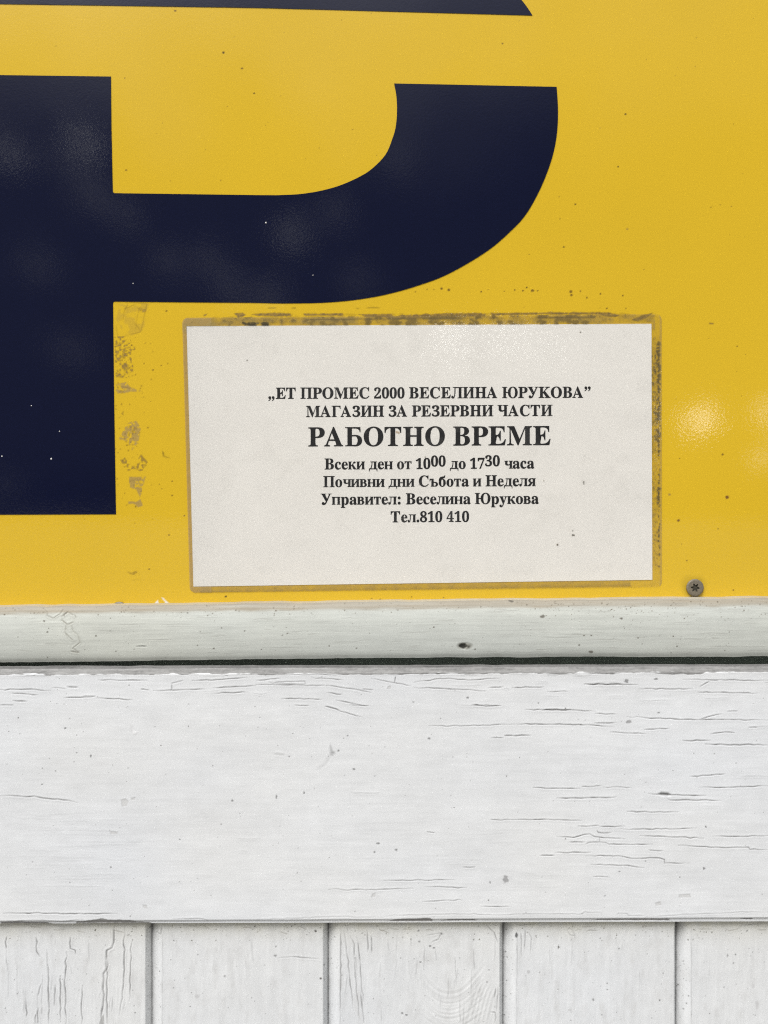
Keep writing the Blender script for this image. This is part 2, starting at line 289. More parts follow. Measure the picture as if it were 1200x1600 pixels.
def painted_wood(name, stretch, rough=0.55):
    m, t, p = material(name); a = wear_attr(t)
    f = obj_noise(t, 260, 4, 0.6, stretch)
    c1 = scaled(t, a.outputs['Color'], f, 0.94, 1.03)
    c1 = scaled(t, c1, obj_noise(t, 1500, 3, 0.7), 0.975, 1.02)
    c1 = scaled(t, c1, obj_noise(t, 75, 5, 0.65), 0.96, 1.025)
    t.links.new(c1, p.inputs['Base Color'])
    p.inputs['Roughness'].default_value = rough; p.inputs['Specular IOR Level'].default_value = 0.35
    n1 = bump(t, p, f, 0.00012, 0.28)
    bump(t, p, obj_noise(t, 2200, 2, 0.6), 0.00006, 0.5, n1)
    return m
M_RAIL = painted_wood('white_paint_rail', (0.16, 1, 1))
M_BOARD = painted_wood('white_paint_board', (1, 1, 0.16))
M_TRIM = painted_wood('white_paint_moulding', (0.08, 1, 1))

M_PANEL, t, p = material('yellow_vinyl'); a = wear_attr(t)
t.links.new(scaled(t, a.outputs['Color'], obj_noise(t, 9, 3), 0.97, 1.02), p.inputs['Base Color'])
t.links.new(MR(a.outputs['Alpha'], 0, 1, 0.7, 0.035, tree=t), p.inputs['Roughness'])
n1 = bump(t, p, obj_noise(t, 800, 2, 0.45), 0.00010, 0.15)
bump(t, p, obj_noise(t, 45, 2, 0.5), 0.00012, 0.3, n1)

M_BLUE, t, p = material('dark_blue_vinyl')
p.inputs['Base Color'].default_value = (0.0055, 0.0076, 0.0275, 1)
f = obj_noise(t, 34, 4, 0.65)
t.links.new(MR(f, 0.35, 0.7, 0.03, 0.07, tree=t), p.inputs['Roughness'])
n1 = bump(t, p, obj_noise(t, 800, 3, 0.6), 0.00010, 0.22)
bump(t, p, obj_noise(t, 45, 2, 0.5), 0.00012, 0.3, n1)

M_PAPER, t, p = material('white_paper')
rgb = N(t, 'ShaderNodeRGB'); rgb.outputs[0].default_value = (0.865, 0.847, 0.80, 1)
t.links.new(scaled(t, rgb.outputs[0], obj_noise(t, 30, 5, 0.6), 0.965, 1.02), p.inputs['Base Color'])
p.inputs['Roughness'].default_value = 0.8
M_INK, t, p = material('black_toner')
p.inputs['Base Color'].default_value = (0.005, 0.005, 0.006, 1); p.inputs['Roughness'].default_value = 0.6

def film(name):
    m = bpy.data.materials.new(name); m.use_nodes = True; t = m.node_tree; t.nodes.clear()
    m.use_transparent_shadow = True
    o = N(t, 'ShaderNodeOutputMaterial'); a = wear_attr(t)
    tr = N(t, 'ShaderNodeBsdfTransparent'); tr.inputs[0].default_value = (0.985, 0.98, 0.97, 1)
    df = N(t, 'ShaderNodeBsdfDiffuse'); t.links.new(a.outputs['Color'], df.inputs[0])
    gl = N(t, 'ShaderNodeBsdfGlossy'); gl.inputs['Roughness'].default_value = 0.1
    b1 = N(t, 'ShaderNodeBump'); b1.inputs['Distance'].default_value = 0.00010; b1.inputs['Strength'].default_value = 0.2
    t.links.new(obj_noise(t, 520, 3, 0.55), b1.inputs['Height'])
    b2 = N(t, 'ShaderNodeBump'); b2.inputs['Distance'].default_value = 0.0003; b2.inputs['Strength'].default_value = 0.35
    t.links.new(obj_noise(t, 42, 3, 0.6), b2.inputs['Height']); t.links.new(b1.outputs[0], b2.inputs['Normal'])
    t.links.new(b2.outputs[0], gl.inputs['Normal'])
    m1 = N(t, 'ShaderNodeMixShader'); t.links.new(a.outputs['Alpha'], m1.inputs[0])
    t.links.new(tr.outputs[0], m1.inputs[1]); t.links.new(df.outputs[0], m1.inputs[2])
    fr = N(t, 'ShaderNodeFresnel'); gm = N(t, 'ShaderNodeNewGeometry')
    t.links.new(MR(gm.outputs['Backfacing'], 0, 1, 1.5, 1 / 1.5, tree=t, smooth=False), fr.inputs['IOR'])   # thin sheet: same from both sides
    m2 = N(t, 'ShaderNodeMixShader'); t.links.new(fr.outputs[0], m2.inputs[0])
    t.links.new(m1.outputs[0], m2.inputs[1]); t.links.new(gl.outputs[0], m2.inputs[2])
    t.links.new(m2.outputs[0], o.inputs[0]); return m
M_FILM = film('laminating_film')

M_SCREW, t, p = material('dull_zinc')
rgb = N(t, 'ShaderNodeRGB'); rgb.outputs[0].default_value = (0.235, 0.205, 0.155, 1)
t.links.new(scaled(t, rgb.outputs[0], obj_noise(t, 900, 4, 0.7), 0.7, 1.2), p.inputs['Base Color'])
p.inputs['Metallic'].default_value = 0.35; p.inputs['Roughness'].default_value = 0.55
bump(t, p, obj_noise(t, 1500, 3), 0.00008, 0.6)
M_RECESS, t, p = material('dark_recess')  # mottled colour of the sunken drive, darker than the screw head
rgb = N(t, 'ShaderNodeRGB'); rgb.outputs[0].default_value = (0.06, 0.055, 0.04, 1)
t.links.new(scaled(t, rgb.outputs[0], obj_noise(t, 1500, 3), 0.4, 1.8), p.inputs['Base Color']); p.inputs['Roughness'].default_value = 0.8
M_DARK, t, p = material('dark_backing')
rgb = N(t, 'ShaderNodeRGB'); rgb.outputs[0].default_value = (0.42, 0.50, 0.43, 1)
t.links.new(scaled(t, rgb.outputs[0], obj_noise(t, 40, 3), 0.88, 1.1), p.inputs['Base Color']); p.inputs['Roughness'].default_value = 0.8
M_PAVE, t, p = material('pavement_concrete')
rgb = N(t, 'ShaderNodeRGB'); rgb.outputs[0].default_value = (0.24, 0.235, 0.22, 1)
t.links.new(scaled(t, rgb.outputs[0], obj_noise(t, 14, 6, 0.65), 0.75, 1.2), p.inputs['Base Color']); p.inputs['Roughness'].default_value = 0.9

# ---------------------------------------------------------------- the setting
def box(name, x0, x1, y0, y1, z0, z1, mat, parent=None):
    off = parent.location if parent is not None else Vector((0, 0, 0))
    v = [Vector((x, y, z)) - off for z in (z0, z1) for y in (y0, y1) for x in (x0, x1)]
    f = [(0, 2, 3, 1), (4, 5, 7, 6), (0, 1, 5, 4), (2, 6, 7, 3), (0, 4, 6, 2), (1, 3, 7, 5)]
    me = bpy.data.meshes.new(name); me.from_pydata([tuple(q) for q in v], [], f); me.update()
    o = bpy.data.objects.new(name, me); COL.objects.link(o); me.materials.append(mat)
    if parent is not None: o.parent = parent
    return o
me = bpy.data.meshes.new('pavement'); me.from_pydata([(-150, -150, 0), (150, -150, 0), (150, 20, 0), (-150, 20, 0)], [], [(0, 1, 2, 3)])
g = bpy.data.objects.new('pavement', me); COL.objects.link(g); me.materials.append(M_PAVE); tag(g, kind='structure')

H_PANEL, H_TRIM, H_RAIL, H_BOARD = 0.004, 0.0195, 0.0215, 0.0165
WHITE = (0.785, 0.80, 0.81)
wall = empty('timber_wall', 'white painted timber wall of cracked vertical boards, wide rail and rounded moulding below the yellow sign', 'wall', (0, 0, 0.0))
box('backing', -0.385, 0.425, 0.0015, 0.022, 0.02, ZC + 0.58, M_DARK, wall)

def paint(sh, horizontal, yellow=0.0):
    """uneven brushed white paint with fine grain"""
    h, w = sh.h, sh.w
    a, b = ((1.6, 60) if horizontal else (60, 1.6))
    grain = fbm(h, w, a * 2, b * 2, 3); low = fbm(h, w, 70, 110, 4); fine = vnoise(h, w, a, b * 0.6)
    k = 1 + 0.018 * grain + 0.045 * low + 0.010 * fine
    sh.col[..., :3] = np.asarray(WHITE) * k[..., None]
    cool = fbm(h, w, 160, 220, 2); sh.col[..., 2] *= 1 + 0.018 * cool; sh.col[..., 0] *= 1 - 0.008 * cool
    sh.col[..., 2] *= 1 - yellow
    patch = np.clip(fbm(h, w, 60, 90, 3) + 0.35, 0, 1)
    sh.relief += 0.000022 * grain * patch + 0.00012 * fbm(h, w, 40, 60, 3) + 0.000008 * fine * patch
def specks(sh, n, x0, y0, x1, y1, rmin=0.5, rmax=1.3, c=(0.12, 0.11, 0.10)):
    for _ in range(n):
        r = rmin + (rmax - rmin) * RNG.random() ** 3
        sh.spot(RNG.uniform(x0, x1), RNG.uniform(y0, y1), r, r * RNG.uniform(0.7, 1.3), c, RNG.uniform(0.4, 0.95))
def z3(ox, oy, s, *runs):
    """cracks read off an enlargement with origin ox, oy and scale s"""
    return [[(ox + x / s, oy + y / s) for x, y in r] for r in runs]

# -- wide horizontal rail
xs = np.concatenate([[-310, -120, -40], np.arange(-12, 1213, 1.0), [1240, 1320, 1620]])
rail = Sheet(xs, np.arange(1036, 1446.1, 1.0)); paint(rail, True)
def rail_top(x): return 1042.5 - 3.0 * np.clip(x, 0, 1200) / 1200
def rail_bot(x): return 1444.5 - 3.5 * np.clip(x, 0, 1200) / 1200
RC = z3(800, 1060, 3,
    [(340,27),(450,30),(590,30)], [(0,45),(150,40)], [(165,63),(265,62)], [(590,50),(850,50)], [(870,65),(1150,70)], [(800,5),(1000,9),(1200,12)],
    [(60,148),(275,148),(390,155)], [(390,165),(490,168)], [(540,180),(720,190),(880,195),(1000,194),(1200,197)], [(880,192),(930,178),(985,168)],
    [(0,215),(200,216),(380,220),(480,230)], [(385,210),(490,208)], [(620,240),(740,235)], [(460,252),(640,260)], [(930,262),(1000,252),(1045,256)],
    [(100,513),(320,517)], [(330,507),(420,505)], [(430,510),(560,512)], [(875,512),(1000,512),(1060,509),(1200,505)], [(540,625),(780,627)],
    [(0,663),(150,661),(330,667)], [(310,693),(350,695),(410,690)], [(410,695),(530,693)], [(505,703),(530,709),(700,707),(870,703)],
    [(210,742),(290,747),(365,730),(385,742),(430,748),(530,753)], [(398,712),(405,724),(465,724)], [(265,768),(340,769)], [(345,778),(360,770),(410,768)],
    [(410,746),(412,768),(440,771),(455,778),(560,780),(660,778)], [(200,818),(370,815)], [(345,833),(500,832),(560,845),(690,842),(715,850),(715,866),(835,866)],
    [(370,872),(540,877),(620,888)], [(640,805),(710,808)], [(380,930),(460,932)], [(940,740),(1080,742),(1200,738)], [(780,783),(1000,795),(1050,792),(1110,792),(1115,803),(1200,803)],
    [(1010,155),(1060,154)], [(1110,230),(1150,230)], [(600,738),(900,750)], [(130,830),(200,830)], [(830,460),(1000,448)], [(880,40),(925,15)])
for r in RC: rail.crack(r, 0.75, 0.82)
for r in z3(800, 1060, 3, [(0,270),(90,268)], [(800,292),(930,292)], [(905,308),(1000,312),(1200,313)], [(210,562),(390,560),(490,556)],
            [(640,540),(720,545),(800,549),(910,550)], [(718,555),(740,571),(980,572)], [(140,148),(275,148)], [(340,27),(530,28)]): rail.crack(r, 0.95, 0.85)
rail.crack(z3(800, 1060, 3, [(690,542),(742,546)])[0], 2.4, 1.0, 0.001, (0.06, 0.055, 0.05))
for r in z3(400, 1100, 3, [(810,103),(1000,103),(1200,95)], [(1100,543),(1200,543)], [(780,928),(900,920),(970,920)], [(1055,950),(1200,950)],
            [(340,870),(560,872),(740,865)], [(790,857),(990,862)], [(180,5),(250,8)], [(325,10),(420,40),(500,62)], [(440,3),(530,10)], [(1010,5),(1080,12),(1150,8)],
            [(800,600),(840,604)], [(970,765),(1030,765)], [(600,828),(930,825)], [(1100,160),(1160,160)]): rail.crack(r, 0.7, 0.7)
rail.crack([(788, 1149.5), (801, 1149.5)], 1.0, 0.9)
for r in z3(0, 1100, 3, [(0,432),(160,433),(200,442),(320,452),(365,463)], [(15,983),(160,982),(330,985),(550,985)]): rail.crack(r, 0.9, 0.85)
for r in z3(0, 900, 3, [(0,533),(120,532),(240,538)], [(245,525),(310,530)], [(460,487),(600,489),(690,490)], [(300,572),(440,568)], [(390,563),(450,565)],
            [(450,572),(620,580)], [(720,537),(840,535),(960,530)], [(900,492),(1060,484),(1160,478)], [(1000,525),(1100,520),(1200,515)], [(0,605),(65,606)],
            [(50,550),(180,558)], [(60,585),(130,588)], [(800,505),(860,490)], [(805,510),(806,535)], [(1000,550),(1160,545)], [(660,530),(700,536)]): rail.crack(r, 0.8, 0.8)
rail.crack(z3(0, 900, 3, [(318,520),(365,522)])[0], 1.2, 0.9)
for r in z3(400, 900, 3, [(0,510),(200,512),(330,515)], [(330,513),(440,528),(540,547)], [(330,547),(405,556)], [(120,577),(310,578)], [(375,583),(440,595),(520,610)],
            [(325,612),(390,628)], [(260,475),(410,487)], [(130,455),(360,460)], [(540,480),(640,500),(730,515)], [(740,523),(900,530),(1080,540)],
            [(740,500),(860,482),(1040,487),(1150,478)], [(1010,605),(1150,610)], [(640,455),(1000,452),(1200,450)], [(655,470),(650,500)], [(60,500),(230,494),(232,508),(70,508)],
            [(1090,525),(1160,520)], [(500,530),(550,535)], [(0,490),(110,480)]): rail.crack(r, 0.75, 0.78)
for _ in range(22):     # hairline checks along the grain of the upper edge and the right half
    x = RNG.uniform(0, 1200) if RNG.random() < 0.55 else RNG.uniform(700, 1200); y = RNG.uniform(1054, 1100) if RNG.random() < 0.6 else RNG.uniform(1100, 1400)
    L = RNG.uniform(10, 60); rail.crack([(x, y), (x + L * 0.5, y + RNG.normal(0, 1)), (x + L, y + RNG.normal(0, 2))], 0.6, RNG.uniform(0.15, 0.38), 0.0002)
for _ in range(60):     # brush marks on the left part
    x = RNG.uniform(20, 160) if RNG.random() < 0.6 else RNG.uniform(480, 1000); y = RNG.uniform(1270, 1390); L = RNG.uniform(20, 110)
    rail.crack([(x, y), (x + L, y + RNG.normal(0, 1))], 0.9, RNG.uniform(0.05, 0.12), 0.00005, lip=0.00002)
specks(rail, 330, 0, 1056, 1200, 1436, 0.5, 1.1)
for x, y, rx, ry in [(102,1138,1.8,1.6),(142,1182,1.3,3),(120,1176,1.2,1),(200,1200,1,1),(66,1226,1.6,1),(363,1251,1.8,2),(375,1271,1,1),(281,1312,1.2,1),(173,1355,1.4,1),
                     (406,1121,1,1),(543,1150,1.4,1.2),(671,1154,2.2,1.6),(529,1173,2.2,1.4),(553,1202,2,1.6),(452,1182,1.6,1.2),(432,1245,1.2,4),(475,1239,1.3,2.6),(619,1328,2.2,2.4),
                     (591,1318,2.4,1.8),(585,1331,2,1.6),(982,1128.5,5,3),(790,1375,4.2,6),(766,1379,1.6,2),(731,1090,2.2,2),(646,1097,1.6,1.4),(1029,1114,3,1),(1100,1357,2,2),
                     (968,1362,1.5,1),(1103,1292,1.5,1.5),(979,1065,3.2,3),(1025,1061,3,1.6),(945,1400,1.5,1),(586,1212,1,1),(708,1183,1,.8)]:
    rail.spot(x, y, rx, ry, (0.33, 0.33, 0.33) if rx > 4 else (0.2, 0.2, 0.2), 0.8, 0.7, -0.0001)
def flake(sh, pts, c=(0.63, 0.63, 0.62), rel=-0.00012, edge=0.3):
    sl, m = sh.poly(pts, 0.8, 0.6, 4); sh.tint(sl, m * 0.7, c); sh.relief[sl] += rel * m
    sh.crack(list(pts) + [pts[0]], 0.6, edge, 0.0001, lip=0.00003, jit=0.2)
for pts in [[(189,1250),(196,1248),(201,1252),(198,1259),(191,1260)],[(205,1247),(211,1246),(210,1250),(205,1250)],[(172,1299),(182,1300),(183,1303),(173,1303)],
            [(223,1414),(229,1415),(230,1420),(224,1418)],[(582,1397),(587,1395),(586,1401),(580,1402)],[(1061,1398),(1078,1397),(1079,1402),(1061,1402)],[(1024,1411),(1032,1409),(1033,1414),(1025,1415)],
            [(606,1073),(611,1072),(610,1076),(605,1076)]]: flake(rail, pts)
# knot dent and scar
rail.crack([(516, 1162), (518, 1174), (523, 1178)], 2.0, 0.4, 0.0002, lip=0.00004); rail.crack([(518, 1176), (508, 1194), (494, 1203)], 2.4, 0.2, 0.00012, lip=0.00002); rail.spot(519, 1177, 5, 3, (0.3, 0.3, 0.3), 0.5, 0.8)
rail.spot(206, 1140, 3, 6, (0.6, 0.6, 0.6), 0.25, 0.5, -0.0002); rail.spot(211, 1145, 4, 3, (0.84, 0.84, 0.84), 0.5, 0.5, 0.00025)
rail.crack([(427, 1178), (445, 1180)], 1.6, 0.25, 0.0002)
# bare grey arris along the top, ragged paint edge and peeled slivers on the lower arris
d_top = rail.Y - rail_top(rail.X)
ed = fbm(rail.h, rail.w, 5, 26, 4) * 6 + 1.2 * vnoise(rail.h, rail.w, 3, 8)
bare = 1 - sstep(-0.8, 0.8, d_top - (10.5 + ed))
wood = 0.30 + 0.08 * fbm(rail.h, rail.w, 2, 40, 3) + 0.05 * vnoise(rail.h, rail.w, 1.5, 4)
rail.tint((slice(None), slice(None)), bare * 0.94, (0.19, 0.187, 0.18))
rail.col[..., :3] *= np.clip(1 - bare * (0.30 - wood) / 0.30 * 1.3, 0.3, 1.5)[..., None]
rail.relief -= 0.0002 * bare
lipd = np.exp(-((d_top - (11.8 + ed)) / 1.3) ** 2); rail.tint((slice(None), slice(None)), lipd * 0.25 * (vnoise(rail.h, rail.w, 4, 30) > -0.2), (0.2, 0.2, 0.19))
greyz = np.exp(-np.clip(d_top - 10, 0, None) / 12) * np.clip(0.25 + 0.4 * fbm(rail.h, rail.w, 4, 45, 3), 0, 1); rail.tint((slice(None), slice(None)), greyz * 0.6, (0.50, 0.50, 0.49))
d_bot = rail_bot(rail.X) - rail.Y
for pts in [[(118,1446),(119,1443),(140,1440),(158,1437),(170,1439),(205,1440),(212,1443),(235,1445),(235,1447)], [(605,1444),(620,1439),(640,1438),(672,1437),(676,1441),(676,1445)],
            [(925,1443),(940,1440),(985,1440),(1045,1440),(1048,1444)], [(0,1448),(0,1443),(30,1442),(70,1444),(90,1448)], [(1158,1441),(1162,1439),(1176,1439),(1178,1442)],
            [(690,1443),(700,1440),(740,1440),(745,1443)]]:
    sl, m = rail.poly(pts, 0.8, 0.8, 4); rail.tint(sl, m * 0.9, (0.27, 0.262, 0.25)); rail.relief[sl] -= 0.0004 * m
rail.crack([(0, 1442), (60, 1440), (95, 1442), (130, 1438)], 0.8, 0.6); rail.crack([(0, 1445), (120, 1443)], 0.8, 0.5)
for r in z3(800, 1060, 3, [(0,1108),(330,1110),(340,1098),(420,1102),(421,1118)], [(490,1117),(500,1105),(540,1108),(545,1118),(620,1120)], [(625,1130),(800,1112),(1000,1105),(1080,1098),(1200,1100)]): rail.crack(r, 0.9, 0.34, 0.0002)
rail.crack([(600, 1434), (640, 1431), (725, 1430), (780, 1432), (830, 1430)], 0.9, 0.3); rail.crack([(400, 1439), (470, 1437), (520, 1434), (600, 1436)], 1.0, 0.2)
rail.crack([(270, 1438), (310, 1437), (325, 1440)], 0.8, 0.5)
# round the arrises: relief falls away at both edges
rail.relief -= 0.004 * (1 - sstep(0, 11, np.clip(d_top, 0, None))) ** 1.4 + 0.0012 * (1 - sstep(0, 5, np.clip(d_bot, 0, None)))
ny = rail.h
topw = rail_top(rail.X); botw = rail_bot(rail.X); k = (rail.Y - rail.ys[0]) / (rail.ys[-1] - rail.ys[0])
Yp = np.where(rail.Y < 1060, topw + (rail.Y - rail.ys[0]) * (1060 - topw) / (1060 - rail.ys[0]), np.where(rail.Y > 1420, 1420 + (rail.Y - 1420) * (botw - 1420) / (rail.ys[-1] - 1420), rail.Y))
rag = 0.6 * vnoise(1, rail.w, 1, 24)[0][None, :] * np.clip((1050 - rail.Y) / 12, 0, 1)
pl = ((rail.X - 600) * S * (D - H_RAIL) / D, ZC + (800 - Yp - rag) * S * (D - H_RAIL) / D)
rail.build('rail', M_RAIL, wall, H_RAIL, 'wide horizontal rail with cracks along its right half', 0.0005, pl, 0.016)

# -- rounded moulding under the sign
xs = np.concatenate([[-310, -120, -40], np.arange(-12, 1213, 1.0), [1240, 1320, 1620]])
NT = 112
tr = Sheet(xs, np.linspace(940, 1034, NT)); paint(tr, True, 0.05)
tr.col[..., :3] *= np.array((0.79, 0.80, 0.765))
h, w = tr.h, tr.w
tt = np.linspace(0, 1, NT)[:, None]
streak = fbm(h, w, 2.5, 70, 4); tr.col[..., :3] *= (1 + 0.10 * streak + 0.06 * fbm(h, w, 30, 120, 4))[..., None]
def TX(x, y): return (x, 940 + 94 * (y - (948 - 12.5 * x / 1200)) / ((1033.5 - 6 * x / 1200) - (948 - 12.5 * x / 1200)))   # as seen -> unrolled
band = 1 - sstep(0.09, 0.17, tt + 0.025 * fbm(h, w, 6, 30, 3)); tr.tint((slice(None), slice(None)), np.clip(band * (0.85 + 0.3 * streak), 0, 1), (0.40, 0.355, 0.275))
low = sstep(0.55, 1.0, tt) * np.clip(0.35 + 0.5 * streak, 0, 1); tr.tint((slice(None), slice(None)), low * 0.25, (0.46, 0.49, 0.45))  # underside shade painted into the moulding's colour, greenish and streaky
KN = z3(0, 900, 3, [(205,150),(222,185),(250,198),(285,175),(297,155)], [(290,190),(318,168),(345,185),(345,215),(318,228),(292,208),(290,190)], [(310,230),(305,265),(325,285),(342,300)],
        [(335,230),(345,260),(365,275),(376,310),(340,338),(370,355)], [(330,350),(370,358)], [(350,180),(358,195)])
for r in KN:
    q = [TX(*v) for v in r]; tr.crack(q, 3.2, 0.14, 0.0001, (0.3, 0.28, 0.22), lip=0.00004, jit=1.5)
    for a_, b_ in zip(q[:-1], q[1:]):
        if RNG.random() < 0.85: tr.crack([a_, b_], RNG.uniform(0.6, 1.2), RNG.uniform(0.4, 0.8), 0.0003, (0.20, 0.18, 0.14), lip=0.00010, jit=1.1)
tr.crack([TX(213, 1010), TX(229, 1010)], 0.9, 0.8)
for x, y, rx, ry in [(69,970,1.6,1.6),(74,987,1.6,1.2),(76,981,1,1),(150,993,1.4,1.6),(74,1026,1,1.2),(293,958,1.6,1),(334,1014,1.5,1.2),(382,987,1.3,1.3),(449,991,1.6,1.3),(441,994,1.8,.8),(514,1011,1.4,1.2),
                     (557,1015,1.3,1.3),(678,982,1.4,1.4),(742,1017,1.2,1.2),(997,999,1.3,1.3),(848,965,4,2.4),(971,968,3,1.6),(913,995,2,1),(924,995,1.6,1),(905,1010,2,1.2),(924,1021,4,2),
                     (1052,996,1.4,1.2),(1058,1012,1.4,1.2),(797,941,3,1),(800,942,3,1.2),(173,966,1,1),(181,1017,1,1)]:
    tr.spot(*TX(x, y), rx, ry * 1.1, (0.14, 0.125, 0.10), 0.85)
tr.spot(*TX(727, 1012), 11, 6.5, (0.30, 0.30, 0.26), 0.95, 0.25, -0.0003); tr.spot(*TX(724, 1012), 6, 4.6, (0.06, 0.06, 0.05), 0.95, 0.3, -0.0015); tr.spot(*TX(730, 1011), 3.2, 2.6, (0.2, 0.2, 0.17), 0.8, 0.3, 0.0008)
specks(tr, 230, 0, 942, 1200, 960, 0.5, 1.2, (0.16, 0.13, 0.09)); specks(tr, 170, 0, 955, 1200, 1030, 0.5, 1.1, (0.2, 0.19, 0.16)); specks(tr, 90, 850, 942, 1200, 975, 0.6, 1.3, (0.16, 0.13, 0.09))
for _ in range(170):
    x = RNG.uniform(0, 1200); y = RNG.uniform(948, 1030); L = RNG.uniform(8, 55); tr.crack([(x, y), (x + L, y + RNG.normal(0, 0.8))], 0.7, RNG.uniform(0.12, 0.42), 0.0001, (0.28, 0.27, 0.24), 0.00002)
# profile: top arris, round belly, undercut bottom
prof_t = np.array([0, 0.05, 0.11, 0.18, 0.30, 0.45, 0.60, 0.74, 0.85, 0.92, 0.97, 1.0])
prof_h = np.array([0.0160, 0.0168, 0.0174, 0.0179, 0.0185, 0.0188, 0.0188, 0.0185, 0.0181, 0.0176, 0.0170, 0.0158])
sm_t = np.interp(np.linspace(-0.1, 1.1, 241), prof_t, prof_h); sm_t = np.convolve(np.pad(sm_t, 14, 'edge'), np.hanning(29) / np.hanning(29).sum(), 'valid')
ph = np.interp(tt, np.linspace(-0.1, 1.1, 241), sm_t); ph = ph + 0 * tr.X
lx = np.clip(tr.X, -60, 1260)
top = np.interp(lx, [-60, 0, 400, 800, 1200, 1260], [949, 948.5, 943, 938, 934.5, 934]); bot = np.interp(lx, [-60, 0, 200, 400, 600, 800, 1200, 1260], [1035.5, 1035, 1033, 1030, 1027.8, 1026.8, 1025.5, 1025])
top = top + 0.8 * vnoise(1, w, 1, 26)[0][None, :] * (1 - tt) ** 10; bot = bot + (0.7 * vnoise(1, w, 1, 40) + 0.25 * vnoise(1, w, 1, 9))[0][None, :] * tt ** 10
Yp = top + (bot - top) * tt
hl = ph
pl = ((tr.X - 600) * S * (D - hl) / D, ZC + (800 - Yp) * S * (D - hl) / D)
tr.build('moulding', M_TRIM, wall, hl, 'rounded off-white moulding under the yellow panel', 0.0005, pl)

